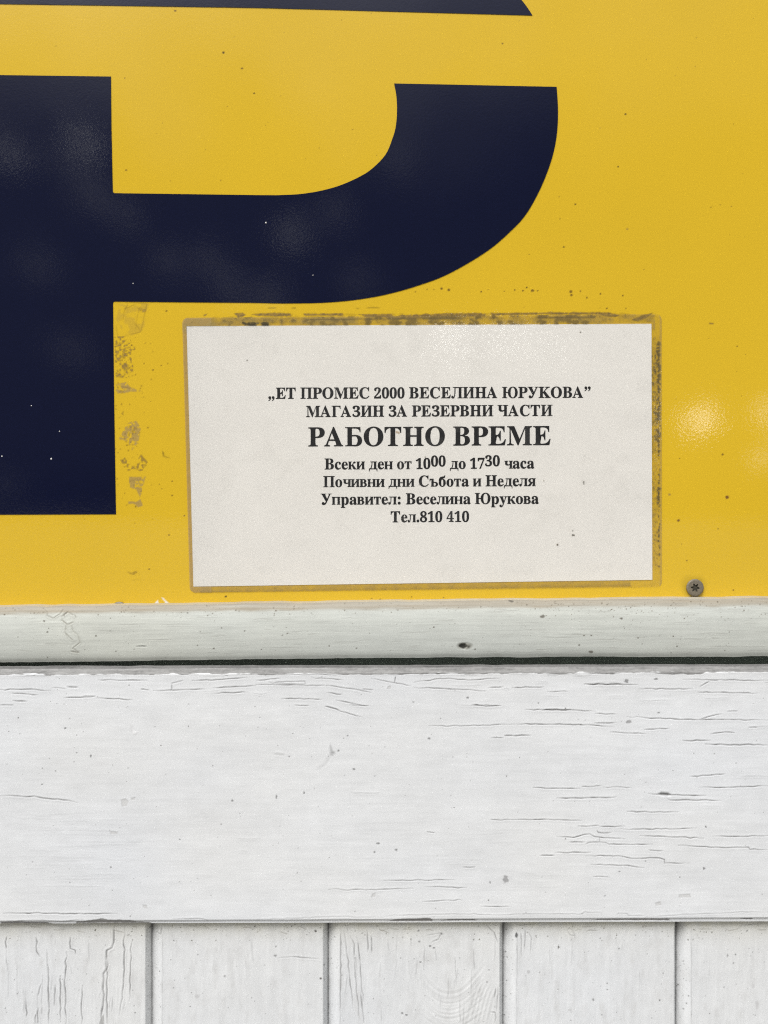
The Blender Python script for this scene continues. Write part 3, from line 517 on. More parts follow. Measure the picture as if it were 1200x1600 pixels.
# -- vertical boards with a bevelled joint between them
JOINTS = [-314, -38, 238, 513, 786, 1056, 1332, 1608]
GD = 0.0052
def wob_line(n, a, cell): return a * vnoise(1, n, 1, cell)[0]
for bi in range(7):
    j0, j1 = JOINTS[bi], JOINTS[bi + 1]; seen = 1 <= bi <= 5
    # joint bottoms lie GD deeper, so shift their surface coordinate to where they are seen
    f = (D - H_BOARD) / (D - H_BOARD + GD)
    a0 = 600 + (j0 - 600) / f + 0.35; a1 = 600 + (j1 - 600) / f - 0.35
    stp = 1.0 if seen else 6.0
    bs = np.unique(np.concatenate([np.arange(a0, a0 + 20, 1.0), np.arange(a0 + 20, a1 - 8, stp), np.arange(a1 - 7, a1, 1.0), [a1]]))
    ys = np.concatenate([np.arange(1432, 1626, stp), [1660, 1800, 2200, 2900, 3950]])
    b = Sheet(bs, ys); paint(b, False, 0.004); b.col[..., :3] *= 0.99
    h, w = b.h, b.w
    b.relief += 0.00014 * fbm(h, w, 50, 14, 4) * (1 if seen else 0)
    X, Y = b.X, b.Y
    if seen:
        # yellowed, dusty head of the board under the rail
        dirt = np.exp(-np.clip(Y - 1443, 0, None) / (11 + 5 * vnoise(h, w, 30, 40))) * (0.8 + 0.3 * fbm(h, w, 10, 14, 3))
        b.tint((slice(None), slice(None)), np.clip(dirt, 0, 1) * 0.8, (0.67, 0.645, 0.51))
        mott = np.clip(fbm(h, w, 26, 12, 5) - 0.12, 0, 1); b.tint((slice(None), slice(None)), mott * 0.6, (0.56, 0.555, 0.54))
        specks(b, 46, j0, 1444, j1, 1470, 0.5, 1.4, (0.14, 0.13, 0.10)); specks(b, 60, j0 + 20, 1450, j1 - 6, 1600, 0.5, 1.2, (0.2, 0.2, 0.2))
        for _ in range(5):
            x = RNG.uniform(j0 + 25, j1 - 10); y = RNG.uniform(1446, 1456); b.crack([(x, y), (x + 6, y + RNG.normal(0, 2)), (x + RNG.uniform(8, 22), y + RNG.normal(0, 2))], 0.8, 0.5, 0.0002, (0.2, 0.18, 0.13))
        if bi in (1, 3):
            for _ in range(26):
                x = RNG.uniform(j0 + 25, j1 - 10); y = RNG.uniform(1455, 1580); L = RNG.uniform(10, 50)
                b.crack([(x, y), (x + RNG.normal(0, 2), y + L)], 0.8, RNG.uniform(0.1, 0.4), 0.0003)
        else:
            for _ in range(10):
                x = RNG.uniform(j0 + 25, j1 - 10); y = RNG.uniform(1455, 1580); L = RNG.uniform(10, 40)
                b.crack([(x, y), (x + RNG.normal(0, 1), y + L)], 0.7, RNG.uniform(0.06, 0.2), 0.0002)
        # edge line where the bevel meets the face
        b.crack([(a0 + 19.5, 1442), (a0 + 20, 1500), (a0 + 19, 1626)], 0.8, 0.30, 0.0002)
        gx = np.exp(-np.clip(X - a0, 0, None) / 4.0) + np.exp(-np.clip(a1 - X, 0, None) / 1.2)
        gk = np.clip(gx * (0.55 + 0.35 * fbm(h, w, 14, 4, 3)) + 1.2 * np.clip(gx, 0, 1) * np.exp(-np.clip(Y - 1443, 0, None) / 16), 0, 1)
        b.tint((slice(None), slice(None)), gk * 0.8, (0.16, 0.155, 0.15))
        specks(b, 26, a0, 1444, a0 + 16, 1600, 0.5, 1.2, (0.16, 0.16, 0.155)); specks(b, 10, a1 - 7, 1444, a1, 1600, 0.5, 1.0, (0.15, 0.15, 0.15))
    if bi == 1:
        for r, wd in zip(z3(0, 1400, 4, [(714,185),(712,290),(700,325),(668,342),(662,400)], [(668,380),(664,460),(646,490),(648,650),(632,760),(640,800)], [(672,370),(668,560),(670,800)], [(780,185),(776,400),(766,640),(745,750)],
                    [(822,250),(815,560),(808,660)], [(415,350),(405,560),(412,640),(412,800)], [(300,430),(305,620),(305,800)], [(380,500),(375,640),(380,790)], [(515,560),(510,800)],
                    [(345,560),(338,690)], [(258,550),(240,625)], [(45,250),(40,330)], [(440,260),(440,330),(470,340),(475,370)], [(225,260),(230,350),(250,380)], [(240,700),(238,800)], [(165,640),(165,760)], [(225,740),(222,800)]),
                    [1.3, 1.4, 1.0, 1.0, .8, 1.0, 1.0, 1, .8, 1, .9, .9, .8, 1, .9, .8, .8]): b.crack(r, wd * 0.9, 0.8, 0.0005, lip=0.00012, jit=0.9)
        sl, mm = b.poly([(155, 1598), (158, 1590), (162, 1585), (163, 1600), (160, 1612), (155, 1606)], 0.8, 0.5); b.tint(sl, mm * 0.7, (0.36, 0.36, 0.35))
    if bi == 2:
        b.crack([(435, 1497), (457, 1495), (480, 1497), (500, 1498.5)], 0.8, 0.55); b.spot(430, 1493, 2.6, 2, (0.3, 0.3, 0.3), 0.8); b.spot(351, 1525, 2, 1.6, (0.3, 0.3, 0.3), 0.7); b.spot(493, 1455, 1.8, 1.8); b.spot(501, 1529, 1.8, 1.8)
        b.crack([(393, 1470), (395, 1490), (397, 1505)], 1.4, 0.2); b.spot(308, 1557, 4, 3, (0.55, 0.55, 0.55), 0.6)
        b.crack(z3(0, 1400, 4, [(1010,190),(1005,240),(985,235)])[0], 0.9, 0.5)
    if bi == 3:
        for r in z3(300, 1400, 4, [(950,220),(965,320),(985,500),(1000,620),(1010,720)], [(1012,370),(1020,500),(1035,640),(1050,780)], [(990,250),(1015,300),(1015,380)], [(1030,255),(1050,400),(1060,560),(1075,660)], [(1095,215),(1100,290),(1098,350)],
                    [(1120,250),(1125,360)], [(1055,600),(1075,790)], [(932,205),(930,700)]): b.crack(r, 0.9, 0.62, 0.0004)
        for r in z3(600, 1400, 4, [(640,180),(690,230),(712,290)], [(700,570),(690,640)], [(665,725),(695,727),(700,760),(690,800)], [(712,560),(706,720)]): b.crack(r, 0.8, 0.6, 0.0004)
        # cathedral grain standing proud around (700, 1545)
        for q in range(9):
            o = q * 33 + (0, 7, -6, 9, 0, -8, 5, -4, 6)[q]
            pts = [(600 + x / 4, 1400 + y / 4) for x, y in [(255 - q * 4, 500 + o * 1.05), (300, 560 + o), (360, 600 + o * 1.0), (440, 605 + o), (510, 570 + o), (580, 490 + o * 1.1 + q * 2), (640, 420 + o * 1.3)] if y < 880]
            if len(pts) > 2: b.crack(spline(pts, 4), 1.7, (0.24 - 0.012 * q) * RNG.uniform(0.6, 1.1), 0.00012, (0.42, 0.42, 0.41), lip=0.00006, jit=0.8)
        for q in range(6):
            b.crack([(600 + (600 + q * 22) / 4, 1400 + (520 + 12 * q) / 4), (600 + (560 + q * 24) / 4, 1400 + (640) / 4), (600 + (515 + q * 26) / 4, 1400 + 800 / 4)], 1.5, 0.2, 0.00012, (0.42, 0.42, 0.41), lip=0.00006)
        for x, y in [(655,1471),(672,1478),(678,1481),(657,1503),(628,1583),(635,1586),(654,1454),(690,1459)]: b.spot(x, y, 2, 1.5, (0.2, 0.2, 0.2), 0.8)
        b.crack([(665, 1462), (690, 1458), (685, 1468), (672, 1474)], 0.8, 0.4)
    if bi == 4:
        for r in z3(600, 1400, 4, [(903,228),(922,260),(915,350)], [(882,215),(880,300),(878,350)], [(850,220),(860,280),(862,380)], [(1145,215),(1160,200),(1180,215),(1195,250),(1165,245),(1145,215)], [(830,180),(890,178),(960,172)], [(1092,305),(1090,335)]): b.crack(r, 0.85, 0.55, 0.0003)
        b.spot(807, 1461, 2.6, 3.6, (0.1, 0.1, 0.1), 0.9); b.spot(873, 1480, 1.6, 1.2); b.spot(826, 1519, 2.4, 3, (0.45, 0.45, 0.45), 0.6); b.spot(890, 1578, 3, 2, (0.55, 0.55, 0.55), 0.6); b.spot(927, 1562, 1.4, 2, (0.25, 0.25, 0.25), 0.8)
        for x, y in [(938,1466),(967,1482),(993,1461),(949,1546)]: b.spot(x, y, 1.3, 1.1, (0.2, 0.2, 0.2), 0.8)
    if bi == 5:
        b.crack([(1156, 1449), (1160, 1445), (1185, 1444)], 0.9, 0.5); b.spot(1137, 1493, 1.2, 3, (0.3, 0.3, 0.3), 0.8); b.spot(1146, 1505, 1.6, 1.3, (0.3, 0.3, 0.3), 0.7); b.spot(1183, 1570, 3, 7, (0.6, 0.6, 0.6), 0.7); b.spot(1177, 1541, 2.5, 4, (0.62, 0.62, 0.62), 0.6)
    # joint profile
    dl = X - a0; dr = a1 - X
    prof = -GD * (1 - sstep(-4, 19.5, dl)) ** 1.15 - GD * (1 - np.clip(dr / 6.5, 0, 1)) ** 0.8
    b.relief += np.clip(prof, -GD, 0)
    b.build('board', M_BOARD, wall, H_BOARD, {1: 'board with long open paint cracks', 3: 'board with curved wood grain showing through the paint'}.get(bi), 0.0005)

# ---------------------------------------------------------------- yellow sign
sign = empty('shop_sign', 'big yellow sign panel with cut dark blue letter, grey screws and old tape residue', 'sign', (0, -0.001, ZC))
YEL = (0.735, 0.482, 0.027)
xs = np.concatenate([[-305, -150, -40], np.arange(-10, 1211, 1.25), [1240, 1350, 1600]])
ys = np.concatenate([[-640, -300, -60], np.arange(-10, 962, 1.25)])
pn = Sheet(xs, ys); pn.col[...] = 1; pn.col[..., :3] = YEL
h, w = pn.h, pn.w
pn.relief += 0.00004 * fbm(h, w, 90, 120, 2)
BRN = (0.215, 0.125, 0.020); TAN = (0.42, 0.275, 0.055); DBR = (0.10, 0.065, 0.018)
def resid(pts, c, a, speck=0.0, cell=4, rough=2.0):
    sl, m = pn.poly(pts, 0.9, rough, 6)
    n = fbm(m.shape[0], m.shape[1], cell, cell, 4)
    m = m * (sstep(-0.05, 0.25, n - speck + 0.36) if speck else 1) * a
    pn.tint(sl, m, c); pn.col[sl][..., 3] *= 1 - 0.8 * m
resid([(186,476),(233,475),(224,518),(196,526),(182,500)], TAN, 0.35, 0.25, 8)
for r in z3(160, 460, 4, [(150,55),(278,58),(240,232),(140,258)], [(135,112),(128,160),(100,162)], [(85,190),(100,280)], [(225,110),(205,235)], [(200,180),(235,228)], [(215,60),(135,90)], [(160,60),(130,120)], [(275,90),(225,110)]):
    pn.crack(r, 0.8, 0.5, 0, BRN, 0)
resid([(215,480),(229,480),(226,490),(215,488)], BRN, 0.5, 0.2, 3)
resid([(179,527),(200,524),(212,545),(206,590),(196,592),(181,590)], BRN, 0.8, 0.42, 2.6)
resid([(181,545),(205,545),(206,590),(182,590)], BRN, 0.55, 0.38, 4)
resid([(182,600),(197,597),(206,606),(222,611),(206,612),(186,618),(181,610)], TAN, 0.95, 0.1, 3, 1.5); resid([(182,600),(206,606),(186,618)], BRN, 0.5, 0.4, 2)
resid([(185,651),(193,642),(192,650),(186,653)], BRN, 0.6, 0.3, 2.5, 1)
resid([(185,686),(199,662),(213,656),(220,668),(217,690),(206,705),(200,690)], TAN, 0.95, 0.12, 3, 1.5); resid([(190,684),(202,663),(218,670),(206,700)], BRN, 0.55, 0.42, 2)
resid([(187,718),(200,735),(222,736),(230,722),(220,710),(214,722),(205,728),(195,715)], BRN, 0.75, 0.28, 2.5, 1.5)
resid([(202,745),(227,745),(222,766),(219,778),(213,765),(203,762)], TAN, 0.95, 0.05, 3, 1.5); resid([(202,745),(222,745),(219,772)], BRN, 0.35, 0.4, 2)
resid([(200,783),(212,784),(220,779),(223,790),(216,793),(208,787),(200,788)], TAN, 1.0, 0.0, 3, 1.0)
pn.crack([(254, 705), (256, 713), (266, 716)], 1.3, 0.8, 0, DBR, 0); resid([(198,893),(206,895),(216,890),(217,899),(211,900),(204,897)], BRN, 0.55, 0.25, 2.5, 1)
pn.crack([(204, 907), (215, 905), (228, 907)], 0.8, 0.25, 0, BRN, 0)
for _ in range(70):
    x = 180 + 60 * RNG.random() ** 1.8; pn.spot(x, RNG.uniform(525, 800), RNG.uniform(0.7, 1.6), None, BRN, RNG.uniform(0.3, 0.75))
# residue over and beside the notice
top_strips = [[(366,490),(378,489),(385,492),(372,496)], [(392,491),(410,489),(454,489),(455,494),(405,494)], [(474,490),(536,489),(536,493),(475,493)], [(560,491),(612,491),(615,495),(575,496)], [(600,495),(650,491),(680,490),(720,489),(760,490),(758,494),(610,499)],
              [(767,489),(800,489),(870,488),(950,488),(968,493),(960,495),(930,491),(850,491),(770,493)], [(985,500),(1000,494),(1020,489),(1010,496),(996,502)]]
for q in top_strips: resid(q, BRN, 0.80, 0.0, 3, 1.6); resid(q, DBR, 0.6, 0.3, 2.2, 1.6)
resid([(330,496),(420,491),(700,490),(960,489),(1022,491),(1022,503),(330,506)], BRN, 0.3, 0.25, 7, 2.0)
for r in [[(418, 481.5), (432, 481)], [(455, 481.5), (463, 481)], [(572, 481), (594, 481)], [(556, 482), (562, 482)]]: pn.crack(r, 0.8, 0.8, 0, DBR, 0)
resid([(318,492),(324,490),(322,493),(318,494)], BRN, 0.9, 0, 3, 0.5); resid([(383,506),(404,504),(405,509),(384,509)], (0.05, 0.045, 0.03), 0.85, 0.1, 3, 1)
for x, y, r, c in [(274,17,1.9,BRN),(349,82,2.2,DBR),(378,107,1.9,BRN),(397,146,1.5,DBR),(195,122,1,BRN),(197,266,1.7,BRN),(355,166,.8,BRN),(266,283,1,BRN),(345,282,1,BRN),(580,21,1,BRN),(785,68,1.6,BRN),(977,178.5,1.8,DBR),(966,260.5,1.3,DBR),(899,319,1.6,DBR),
                   (881,386,1.5,DBR),(980,358,2.0,(0.45,0.3,0.05)),(938,200,1.2,(0.5,0.32,0.05)),(823,449,1.5,DBR),(1143,322,1,BRN),(1111,324,1,BRN),(690,451,2.2,BRN),(701,453,2.4,BRN),(649,456,1.2,BRN),(752,456,1.6,BRN),(667,452,1,BRN),(678,452,1,BRN),(788,455,1,BRN),
                   (804,453,1.4,BRN),(817,454,1.8,BRN),(832,454,2.6,BRN),(840,454,1.4,BRN),(892,456,2.6,BRN),(893,461,2.2,BRN),(907,455,1.4,BRN),(917,465,1.6,BRN),(938,459,1.6,BRN),(973,462,1.5,BRN),(1006,421,1,BRN),(1152,541,1.4,BRN),(1129,710,1.9,BRN),(1136,777,2.9,(0.20,0.09,0.03)),
                   (1060,813,2.4,(0.22,0.11,0.03)),(1122,826,1.0,BRN),(1073,876,1.4,BRN),(1146,922,1.5,BRN),(1046,773,2.2,TAN),(1062,716,1,BRN),(1065,850,1,BRN),(353,932,1.9,DBR),(262,568,1,BRN),(252,571,1.2,BRN),(239,578,1.4,BRN),(225,568,1.2,BRN),(249,757,1,BRN),(253,764,1,BRN),
                   (269,752,1.1,BRN),(269,774,1.6,BRN),(264,836,1.3,BRN),(233,889,1.6,BRN),(288,806,1.5,BRN),(260,486,1.8,BRN),(948,482,1.3,BRN),(978,482,1,BRN),(581,935,1,DBR),(594,936,1,DBR),(643,933,1,DBR),(693,934,1,DBR),(914,936,1,DBR),(435,940,1,DBR),(150,945,1.5,BRN)]:
    pn.spot(x, y, r, r * 0.85, c, 0.95, 0.35)
resid([(1108,504),(1115,505),(1115,507),(1108,506)], BRN, 0.9, 0, 3, 0.5)
for rr_, aa in ((21, 0.25), (17.5, 0.4)): pn.spot(1083, 919, rr_, rr_, (0.36, 0.25, 0.02), aa, 0.5)  # soft shade ring around the screw, painted into the panel colour
specks(pn, 130, 0, 0, 1200, 940, 0.6, 1.0, BRN)
for q in [[(241,943),(247,937),(248,944)], [(252,933),(256,935),(262,940),(266,945),(255,945),(258,941)]]:
    sl, m = pn.poly(q, 0.8, 0.9, 3); pn.tint(sl, m * 0.95, (0.80, 0.79, 0.75))
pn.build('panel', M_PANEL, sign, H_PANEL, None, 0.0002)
HL = H_PANEL + 0.00028
low_letter = [(-95, 116), (173.2, 119.5)] + [(174, 200), (176, 298), (177, 300.8), (179.5, 301.8), (300, 303.4), (400, 304.8)] + \
    spline([(433, 305), (467, 303.3), (500, 298.3), (533, 289), (566.7, 273.5), (586.7, 258.7), (603.3, 240), (613, 217), (618.3, 198), (620.3, 173), (619.3, 150), (615.8, 130.4)]) + \
    [(700, 132), (800, 134.2)] + spline([(869.7, 135.6), (871.7, 167), (871, 200), (866.7, 230), (858.3, 260), (843.3, 296.7), (823, 333), (800, 359), (760, 393), (700, 428), (650, 447), (600, 460.7), (550, 469), (500, 473), (440, 474)]) + \
    [(400, 473), (300, 472.2), (178.5, 471), (176.8, 472), (176.4, 474), (178, 620), (181, 803.5), (-95, 804.5)]
prism('letter', [[low_letter]], M_BLUE, sign, H_PANEL - 0.0003, HL, 'lower dark blue slice of the letter with hooked end')
up_letter = [(-95, 5), (0, 6), (400, 12), (820, 23.6), (832, 24.0)] + spline([(831, 22), (815, 0), (770, -52), (700, -108), (600, -145), (480, -160)])[1:] + [(-95, -166)]
prism('letter', [[up_letter]], M_BLUE, sign, H_PANEL - 0.0003, HL, 'upper dark blue slice of the letter at the top edge')
# dust grains on the letter, one mesh on the sign
for x, y, r in [(80, 717, 1.5), (49, 634, .9), (3, 713, 1.2), (415.5, 348, 1.4), (208, 443, .9), (489, 430, .8), (93, 674, .9)]:
    n = 8; V = []
    for hh, q in ((HL - 0.0001, 1.0), (HL + 0.0002, 0.8)):
        V += [(wx(x + q * r * math.cos(k * math.tau / n), HL), -hh + 0.001, wz(y + q * r * math.sin(k * math.tau / n) * (1 + 0.3 * math.sin(k * 2.3)), HL) - ZC) for k in range(n)]
    V.append((wx(x, HL), -HL - 0.0003 + 0.001, wz(y, HL) - ZC))
    F = [(k, (k + 1) % n, n + (k + 1) % n, n + k) for k in range(n)] + [(n + k, n + (k + 1) % n, 2 * n) for k in range(n)]
    me = bpy.data.meshes.new('dust_grain'); me.from_pydata(V, [], F); me.update()
    o = bpy.data.objects.new('dust_grain', me); COL.objects.link(o); me.materials.append(M_PAPER); o.parent = sign

def make_screw(px, py, rot, label):
    R = 13.4 * S; n = 72; t0 = 0.0016
    me = bpy.data.meshes.new('screw'); bm = bmesh.new()
    def ring(rf, y): return [bm.verts.new((rf(i) * math.cos(i * math.tau / n), y, rf(i) * math.sin(i * math.tau / n))) for i in range(n)]
    def star(i):
        a = i * math.tau / n * 6 + rot; return R * (0.40 + 0.12 * math.cos(a))
    rings = [ring(lambda i: R * 0.93, 0.0002), ring(lambda i: R, -t0 * 0.45), ring(lambda i: R * 0.985, -t0 * 0.8), ring(lambda i: R * 0.93, -t0), ring(lambda i: R * 0.75, -t0 * 1.03), ring(star, -t0 * 1.0)]
    for a, b in zip(rings[:-1], rings[1:]):
        for i in range(n): bm.faces.new((a[i], b[i], b[(i + 1) % n], a[(i + 1) % n]))
    bmesh.ops.recalc_face_normals(bm, faces=bm.faces); 
    for fc in bm.faces: fc.smooth = True
    bm.to_mesh(me); bm.free(); me.materials.append(M_SCREW)
    o = bpy.data.objects.new('screw', me); COL.objects.link(o); o.parent = sign
    o.location = Vector((wx(px, H_PANEL), -H_PANEL, wz(py, H_PANEL))) - sign.location
    if label: o['label'] = label
    me = bpy.data.meshes.new('drive_recess'); bm = bmesh.new()
    r1 = ring(star, -t0 * 1.0); r2 = ring(lambda i: star(i) * 0.86, -t0 * 0.35); c = bm.verts.new((0, -t0 * 0.5, 0))
    for i in range(n):
        bm.faces.new((r1[i], r2[i], r2[(i + 1) % n], r1[(i + 1) % n])); bm.faces.new((r2[i], c, r2[(i + 1) % n]))
    bm.to_mesh(me); bm.free(); me.materials.append(M_RECESS)
    q = bpy.data.objects.new('drive_recess', me); COL.objects.link(q); q.parent = o
    return o
make_screw(1085, 918, 0.7, 'dull grey star screw clear of the moulding')
make_screw(187, 953.5, 0.2, 'screw half hidden behind the moulding')

# ---------------------------------------------------------------- laminated notice
notice = empty('laminated_notice', 'laminated white paper notice with black Cyrillic opening hours stuck on the yellow sign', 'notice', (0, -H_PANEL, ZC))
HP = H_PANEL + 0.0003; HI = HP + 0.00007; HF = HP + 0.00018
pc = [(291.5, 509.5), (1018, 505.8), (1019.3, 906), (302, 916.5)]
def quad(Sh, c):
    u = (Sh.X - Sh.xs[0]) / (Sh.xs[-1] - Sh.xs[0]); v = (Sh.Y - Sh.ys[0]) / (Sh.ys[-1] - Sh.ys[0])
    f = lambda k: (c[0][k] * (1 - u) + c[1][k] * u) * (1 - v) + (c[3][k] * (1 - u) + c[2][k] * u) * v
    return f(0), f(1)
def put(Sh, c, hgt):
    qx, qy = quad(Sh, c); return qx, qy, ((qx - 600) * S * (D - hgt) / D, ZC + (800 - qy) * S * (D - hgt) / D)
pp = Sheet(np.linspace(291, 1019, 146), np.linspace(508, 912, 82)); _, _, pl = put(pp, pc, HP)
pp.relief += 0.00004 * fbm(pp.h, pp.w, 20, 24, 2)
paper = pp.build('paper', M_PAPER, notice, HP, None, HP - 0.0003, pl)
# film, wider than the paper, with browned glue and grime caught in its margin
fc = [(284.5, 496.5), (1034, 490.5), (1034.5, 917.5), (296.5, 926)]
fm = Sheet(np.arange(284, 1036, 1.0), np.arange(494, 926, 1.0))
h, w = fm.h, fm.w
fm.col[...] = (0.5, 0.36, 0.14, 0.0)
qx, qy, _ = put(fm, fc, HF)
def inside(cs):
    r = np.full(qx.shape, 1e9)
    for (ax, ay), (bx, by) in zip(cs, cs[1:] + cs[:1]):
        L = math.hypot(bx - ax, by - ay); r = np.minimum(r, ((bx - ax) * (qy - ay) - (by - ay) * (qx - ax)) / L)
    return r
pin = inside(pc)                       # >0 inside the paper
mar = 1 - sstep(-0.5, 0.3, pin)
n1 = fbm(h, w, 5, 9, 4); n2 = fbm(h, w, 2.5, 2.5, 3); n3 = fbm(h, w, 14, 60, 3)
left = mar * (qx < 330); bott = mar * (qy > 890) * (qx < 985); topm = mar * (qy < 520); right = mar * (qx > 1010)
al = fm.col[..., 3]; colr = fm.col
def lay(m, c):
    m = np.clip(m, 0, 1); a0 = fm.col[..., 3:4]; na = a0 + (1 - a0) * m[..., None]
    fm.col[..., :3] = np.where(na > 1e-4, (fm.col[..., :3] * a0 * (1 - m[..., None]) + np.asarray(c) * m[..., None]) / np.maximum(na, 1e-4), fm.col[..., :3]); fm.col[..., 3:4] = na
lay(mar * 0.08, (0.46, 0.34, 0.14))
lay(left * (0.50 + 0.15 * n1), (0.50, 0.36, 0.16))
lay(topm * (qx < 1024) * np.clip(0.34 + 0.45 * n3 + 0.4 * n1 + 0.2 * (qx < 560) - 0.14, 0, 0.7), (0.40, 0.30, 0.11))
lay(topm * (qx < 980) * (qx > 345) * sstep(0.05, 0.3, n1 + 0.35 * n3 - 0.06) * 0.75, (0.19, 0.13, 0.04))
lay(topm * (qx < 420) * (qx > 378) * sstep(-0.2, 0.2, n1) * (qy > 503) * 0.85, (0.05, 0.045, 0.03))
line = np.exp(-((qy - (500 - (qx - 400) * 0.009)) / 1.0) ** 2) * (qx > 450) * (qx < 930) * sstep(-0.1, 0.2, n3 + 0.3 * n1); lay(topm * line * 0.7, (0.13, 0.10, 0.05))
lay(bott * (qx > 313 + 4 * n1) * (0.26 + 0.25 * n1) * (pin > -9 - 1.0 * n1), (0.42, 0.31, 0.12))
lay(bott * (qx > 313) * np.exp(-np.abs(pin + 8.5) / 1.1) * 0.30, (0.25, 0.18, 0.06))
st = sstep(520, 545, qy) * (1 - sstep(880, 893, qy)); dens = np.interp(qy, [520, 560, 690, 720, 890], [0.62, 0.75, 0.6, 0.33, 0.30])
rx = qx - 1019 - 1.0; lay(right * st * (qx < 1031 + 1.5 * n1) * np.clip(dens * 0.40 + 0.40 * n2 + 0.1 * n1, 0, 1), (0.33, 0.24, 0.08))
lay(right * st * sstep(0.62 - dens * 0.75, 0.9 - dens * 0.75, n2 + 0.55 * np.exp(-((qx - 1029.5) / 2.2) ** 2) - 0.05) * (qx < 1033) * 0.8, (0.13, 0.10, 0.045))
lay(right * (qx > 1031) * 0.10, (0.6, 0.5, 0.3))
lay(np.exp(-np.abs(qx - 1033) / 0.8) * right * 0.25, (0.3, 0.23, 0.08))
lay(mar * np.clip(vnoise(h, w, 1.5, 1.5) - 0.78, 0, 1) * 4 * 0.8, (0.10, 0.08, 0.04))
sm = sstep(0.12, 0.5, fbm(h, w, 22, 30, 5)) * (1 - mar); lay(sm * 0.035, (0.55, 0.54, 0.50))
lay((1 - mar) * np.exp(-np.clip(pin, 0, None) / 45) * 0.06 * (1 - sstep(300, 480, qx)), (0.45, 0.47, 0.48))  # bluish shade at the paper's left edges, painted into the film colour
for x, y, r in [(912, 753, 1.3), (912, 756, 1.0), (871, 851, 1.6), (895, 836, 1.6), (895, 829, 1.0), (664.5, 714, 1.0), (849.5, 751, .9), (386, 563, 1.1), (907, 519, 1.2), (897, 836, 1.2), (655, 757, .9)]:
    m = 1 - sstep(0.6, 1.3, np.hypot(qx - x, qy - y) / r); lay(m * 0.8, (0.15, 0.14, 0.12))
for x, y in [(620, 675), (623, 676)]:
    m = 1 - sstep(0.5, 1.3, np.hypot(qx - x, qy - y) / 1.8); lay(m * 0.7, (0.5, 0.38, 0.25))
# rounded film corners
U = fm.X.copy(); Vv = fm.Y.copy(); rr = 9
for cx, sx in ((284, 1), (1035, -1)):
    for cy, sy in ((494, 1), (925, -1)):
        ax = (cx + sx * rr - U) * sx; ay = (cy + sy * rr - Vv) * sy; msk = (ax > 0) & (ay > 0)
        mx = np.maximum(ax, ay); hy = np.hypot(ax, ay) + 1e-9; k = np.where(msk, mx / hy, 1)
        U = np.where(msk, cx + sx * rr - sx * ax * k, U); Vv = np.where(msk, cy + sy * rr - sy * ay * k, Vv)
sv = (fm.X, fm.Y); fm.X, fm.Y = U, Vv
_, _, pl = put(fm, fc, HF); fm.X, fm.Y = sv
edge = np.clip(pin + 3, -14, 0) / -14
fm.relief += 0.00003 * fbm(h, w, 30, 40, 3) - 0.00015 * sstep(0.0, 0.7, edge)
fm.build('plastic_pouch', M_FILM, notice, HF, 'clear laminating pouch with browned dirty margin', None, pl)

# -- lettering
G = {k: [list(zip(c[0::2], c[1::2])) for c in v] for k, v in json.loads(GLYPHS).items()}
G['T'][0] = [q for q in G['T'][0] if q not in ((221, 643), (399, 643))]
G['4'][1] = [(92, 238), (271, 238), (272, 535), (260, 525)]
def stem(x, w, y0=0, y1=676, b=(1, 1), t=(1, 1), s=85, k=20, br=26):
    """upright with bracketed serifs; b and t switch the left/right serif at foot and head"""
    P = []
    P += [(x - s, y0), (x - s, y0 + k), (x - 14, y0 + k + 8), (x, y0 + k + br)] if b[0] else [(x, y0)]
    P += [(x, y1 - k - br), (x - 14, y1 - k - 8), (x - s, y1 - k), (x - s, y1)] if t[0] else [(x, y1)]
    P += [(x + w + s, y1), (x + w + s, y1 - k), (x + w + 14, y1 - k - 8), (x + w, y1 - k - br)] if t[1] else [(x + w, y1)]
    P += [(x + w, y0 + k + br), (x + w + 14, y0 + k + 8), (x + w + s, y0 + k), (x + w + s, y0)] if b[1] else [(x + w, y0)]
    return [P]
def disc(x, y, r, ry=None): ry = ry or r; return [[(x + r * math.cos(a * math.tau / 20), y + ry * math.sin(a * math.tau / 20)) for a in range(20)]]
def one(*p): return [list(p)]
def sp(*p): return [spline(list(p) + [p[0]], 4)[:-1]]
def move(cs, dx=0, sx=1, dy=0, sy=1): return [[(x * sx + dx, y * sy + dy) for x, y in c] for c in cs]
beak = lambda x0, x1, H=676: one((x0, H), (x1, H), (x1 + 8, H - 172), (x1 - 14, H - 172), (x1 - 34, H - 105), (x1 - 80, H - 60), (x1 - 150, H - 40), (x0, H - 38))
bowl = lambda x0, x1, y0, y1, tk=40, wd=150: [spline([(x0, y1), ((x0 + x1) / 2 + 10, y1), (x1 - 45, y1 - (y1 - y0) * 0.17), (x1, (y0 + y1) / 2), (x1 - 45, y0 + (y1 - y0) * 0.17), ((x0 + x1) / 2 + 10, y0), (x0, y0)], 5) +
    spline([(x0, y0 + tk), ((x0 + x1) / 2 - 40, y0 + tk), (x1 - wd - 22, y0 + (y1 - y0) * 0.25), (x1 - wd, (y0 + y1) / 2), (x1 - wd - 22, y1 - (y1 - y0) * 0.25), ((x0 + x1) / 2 - 40, y1 - tk), (x0, y1 - tk)], 5)]
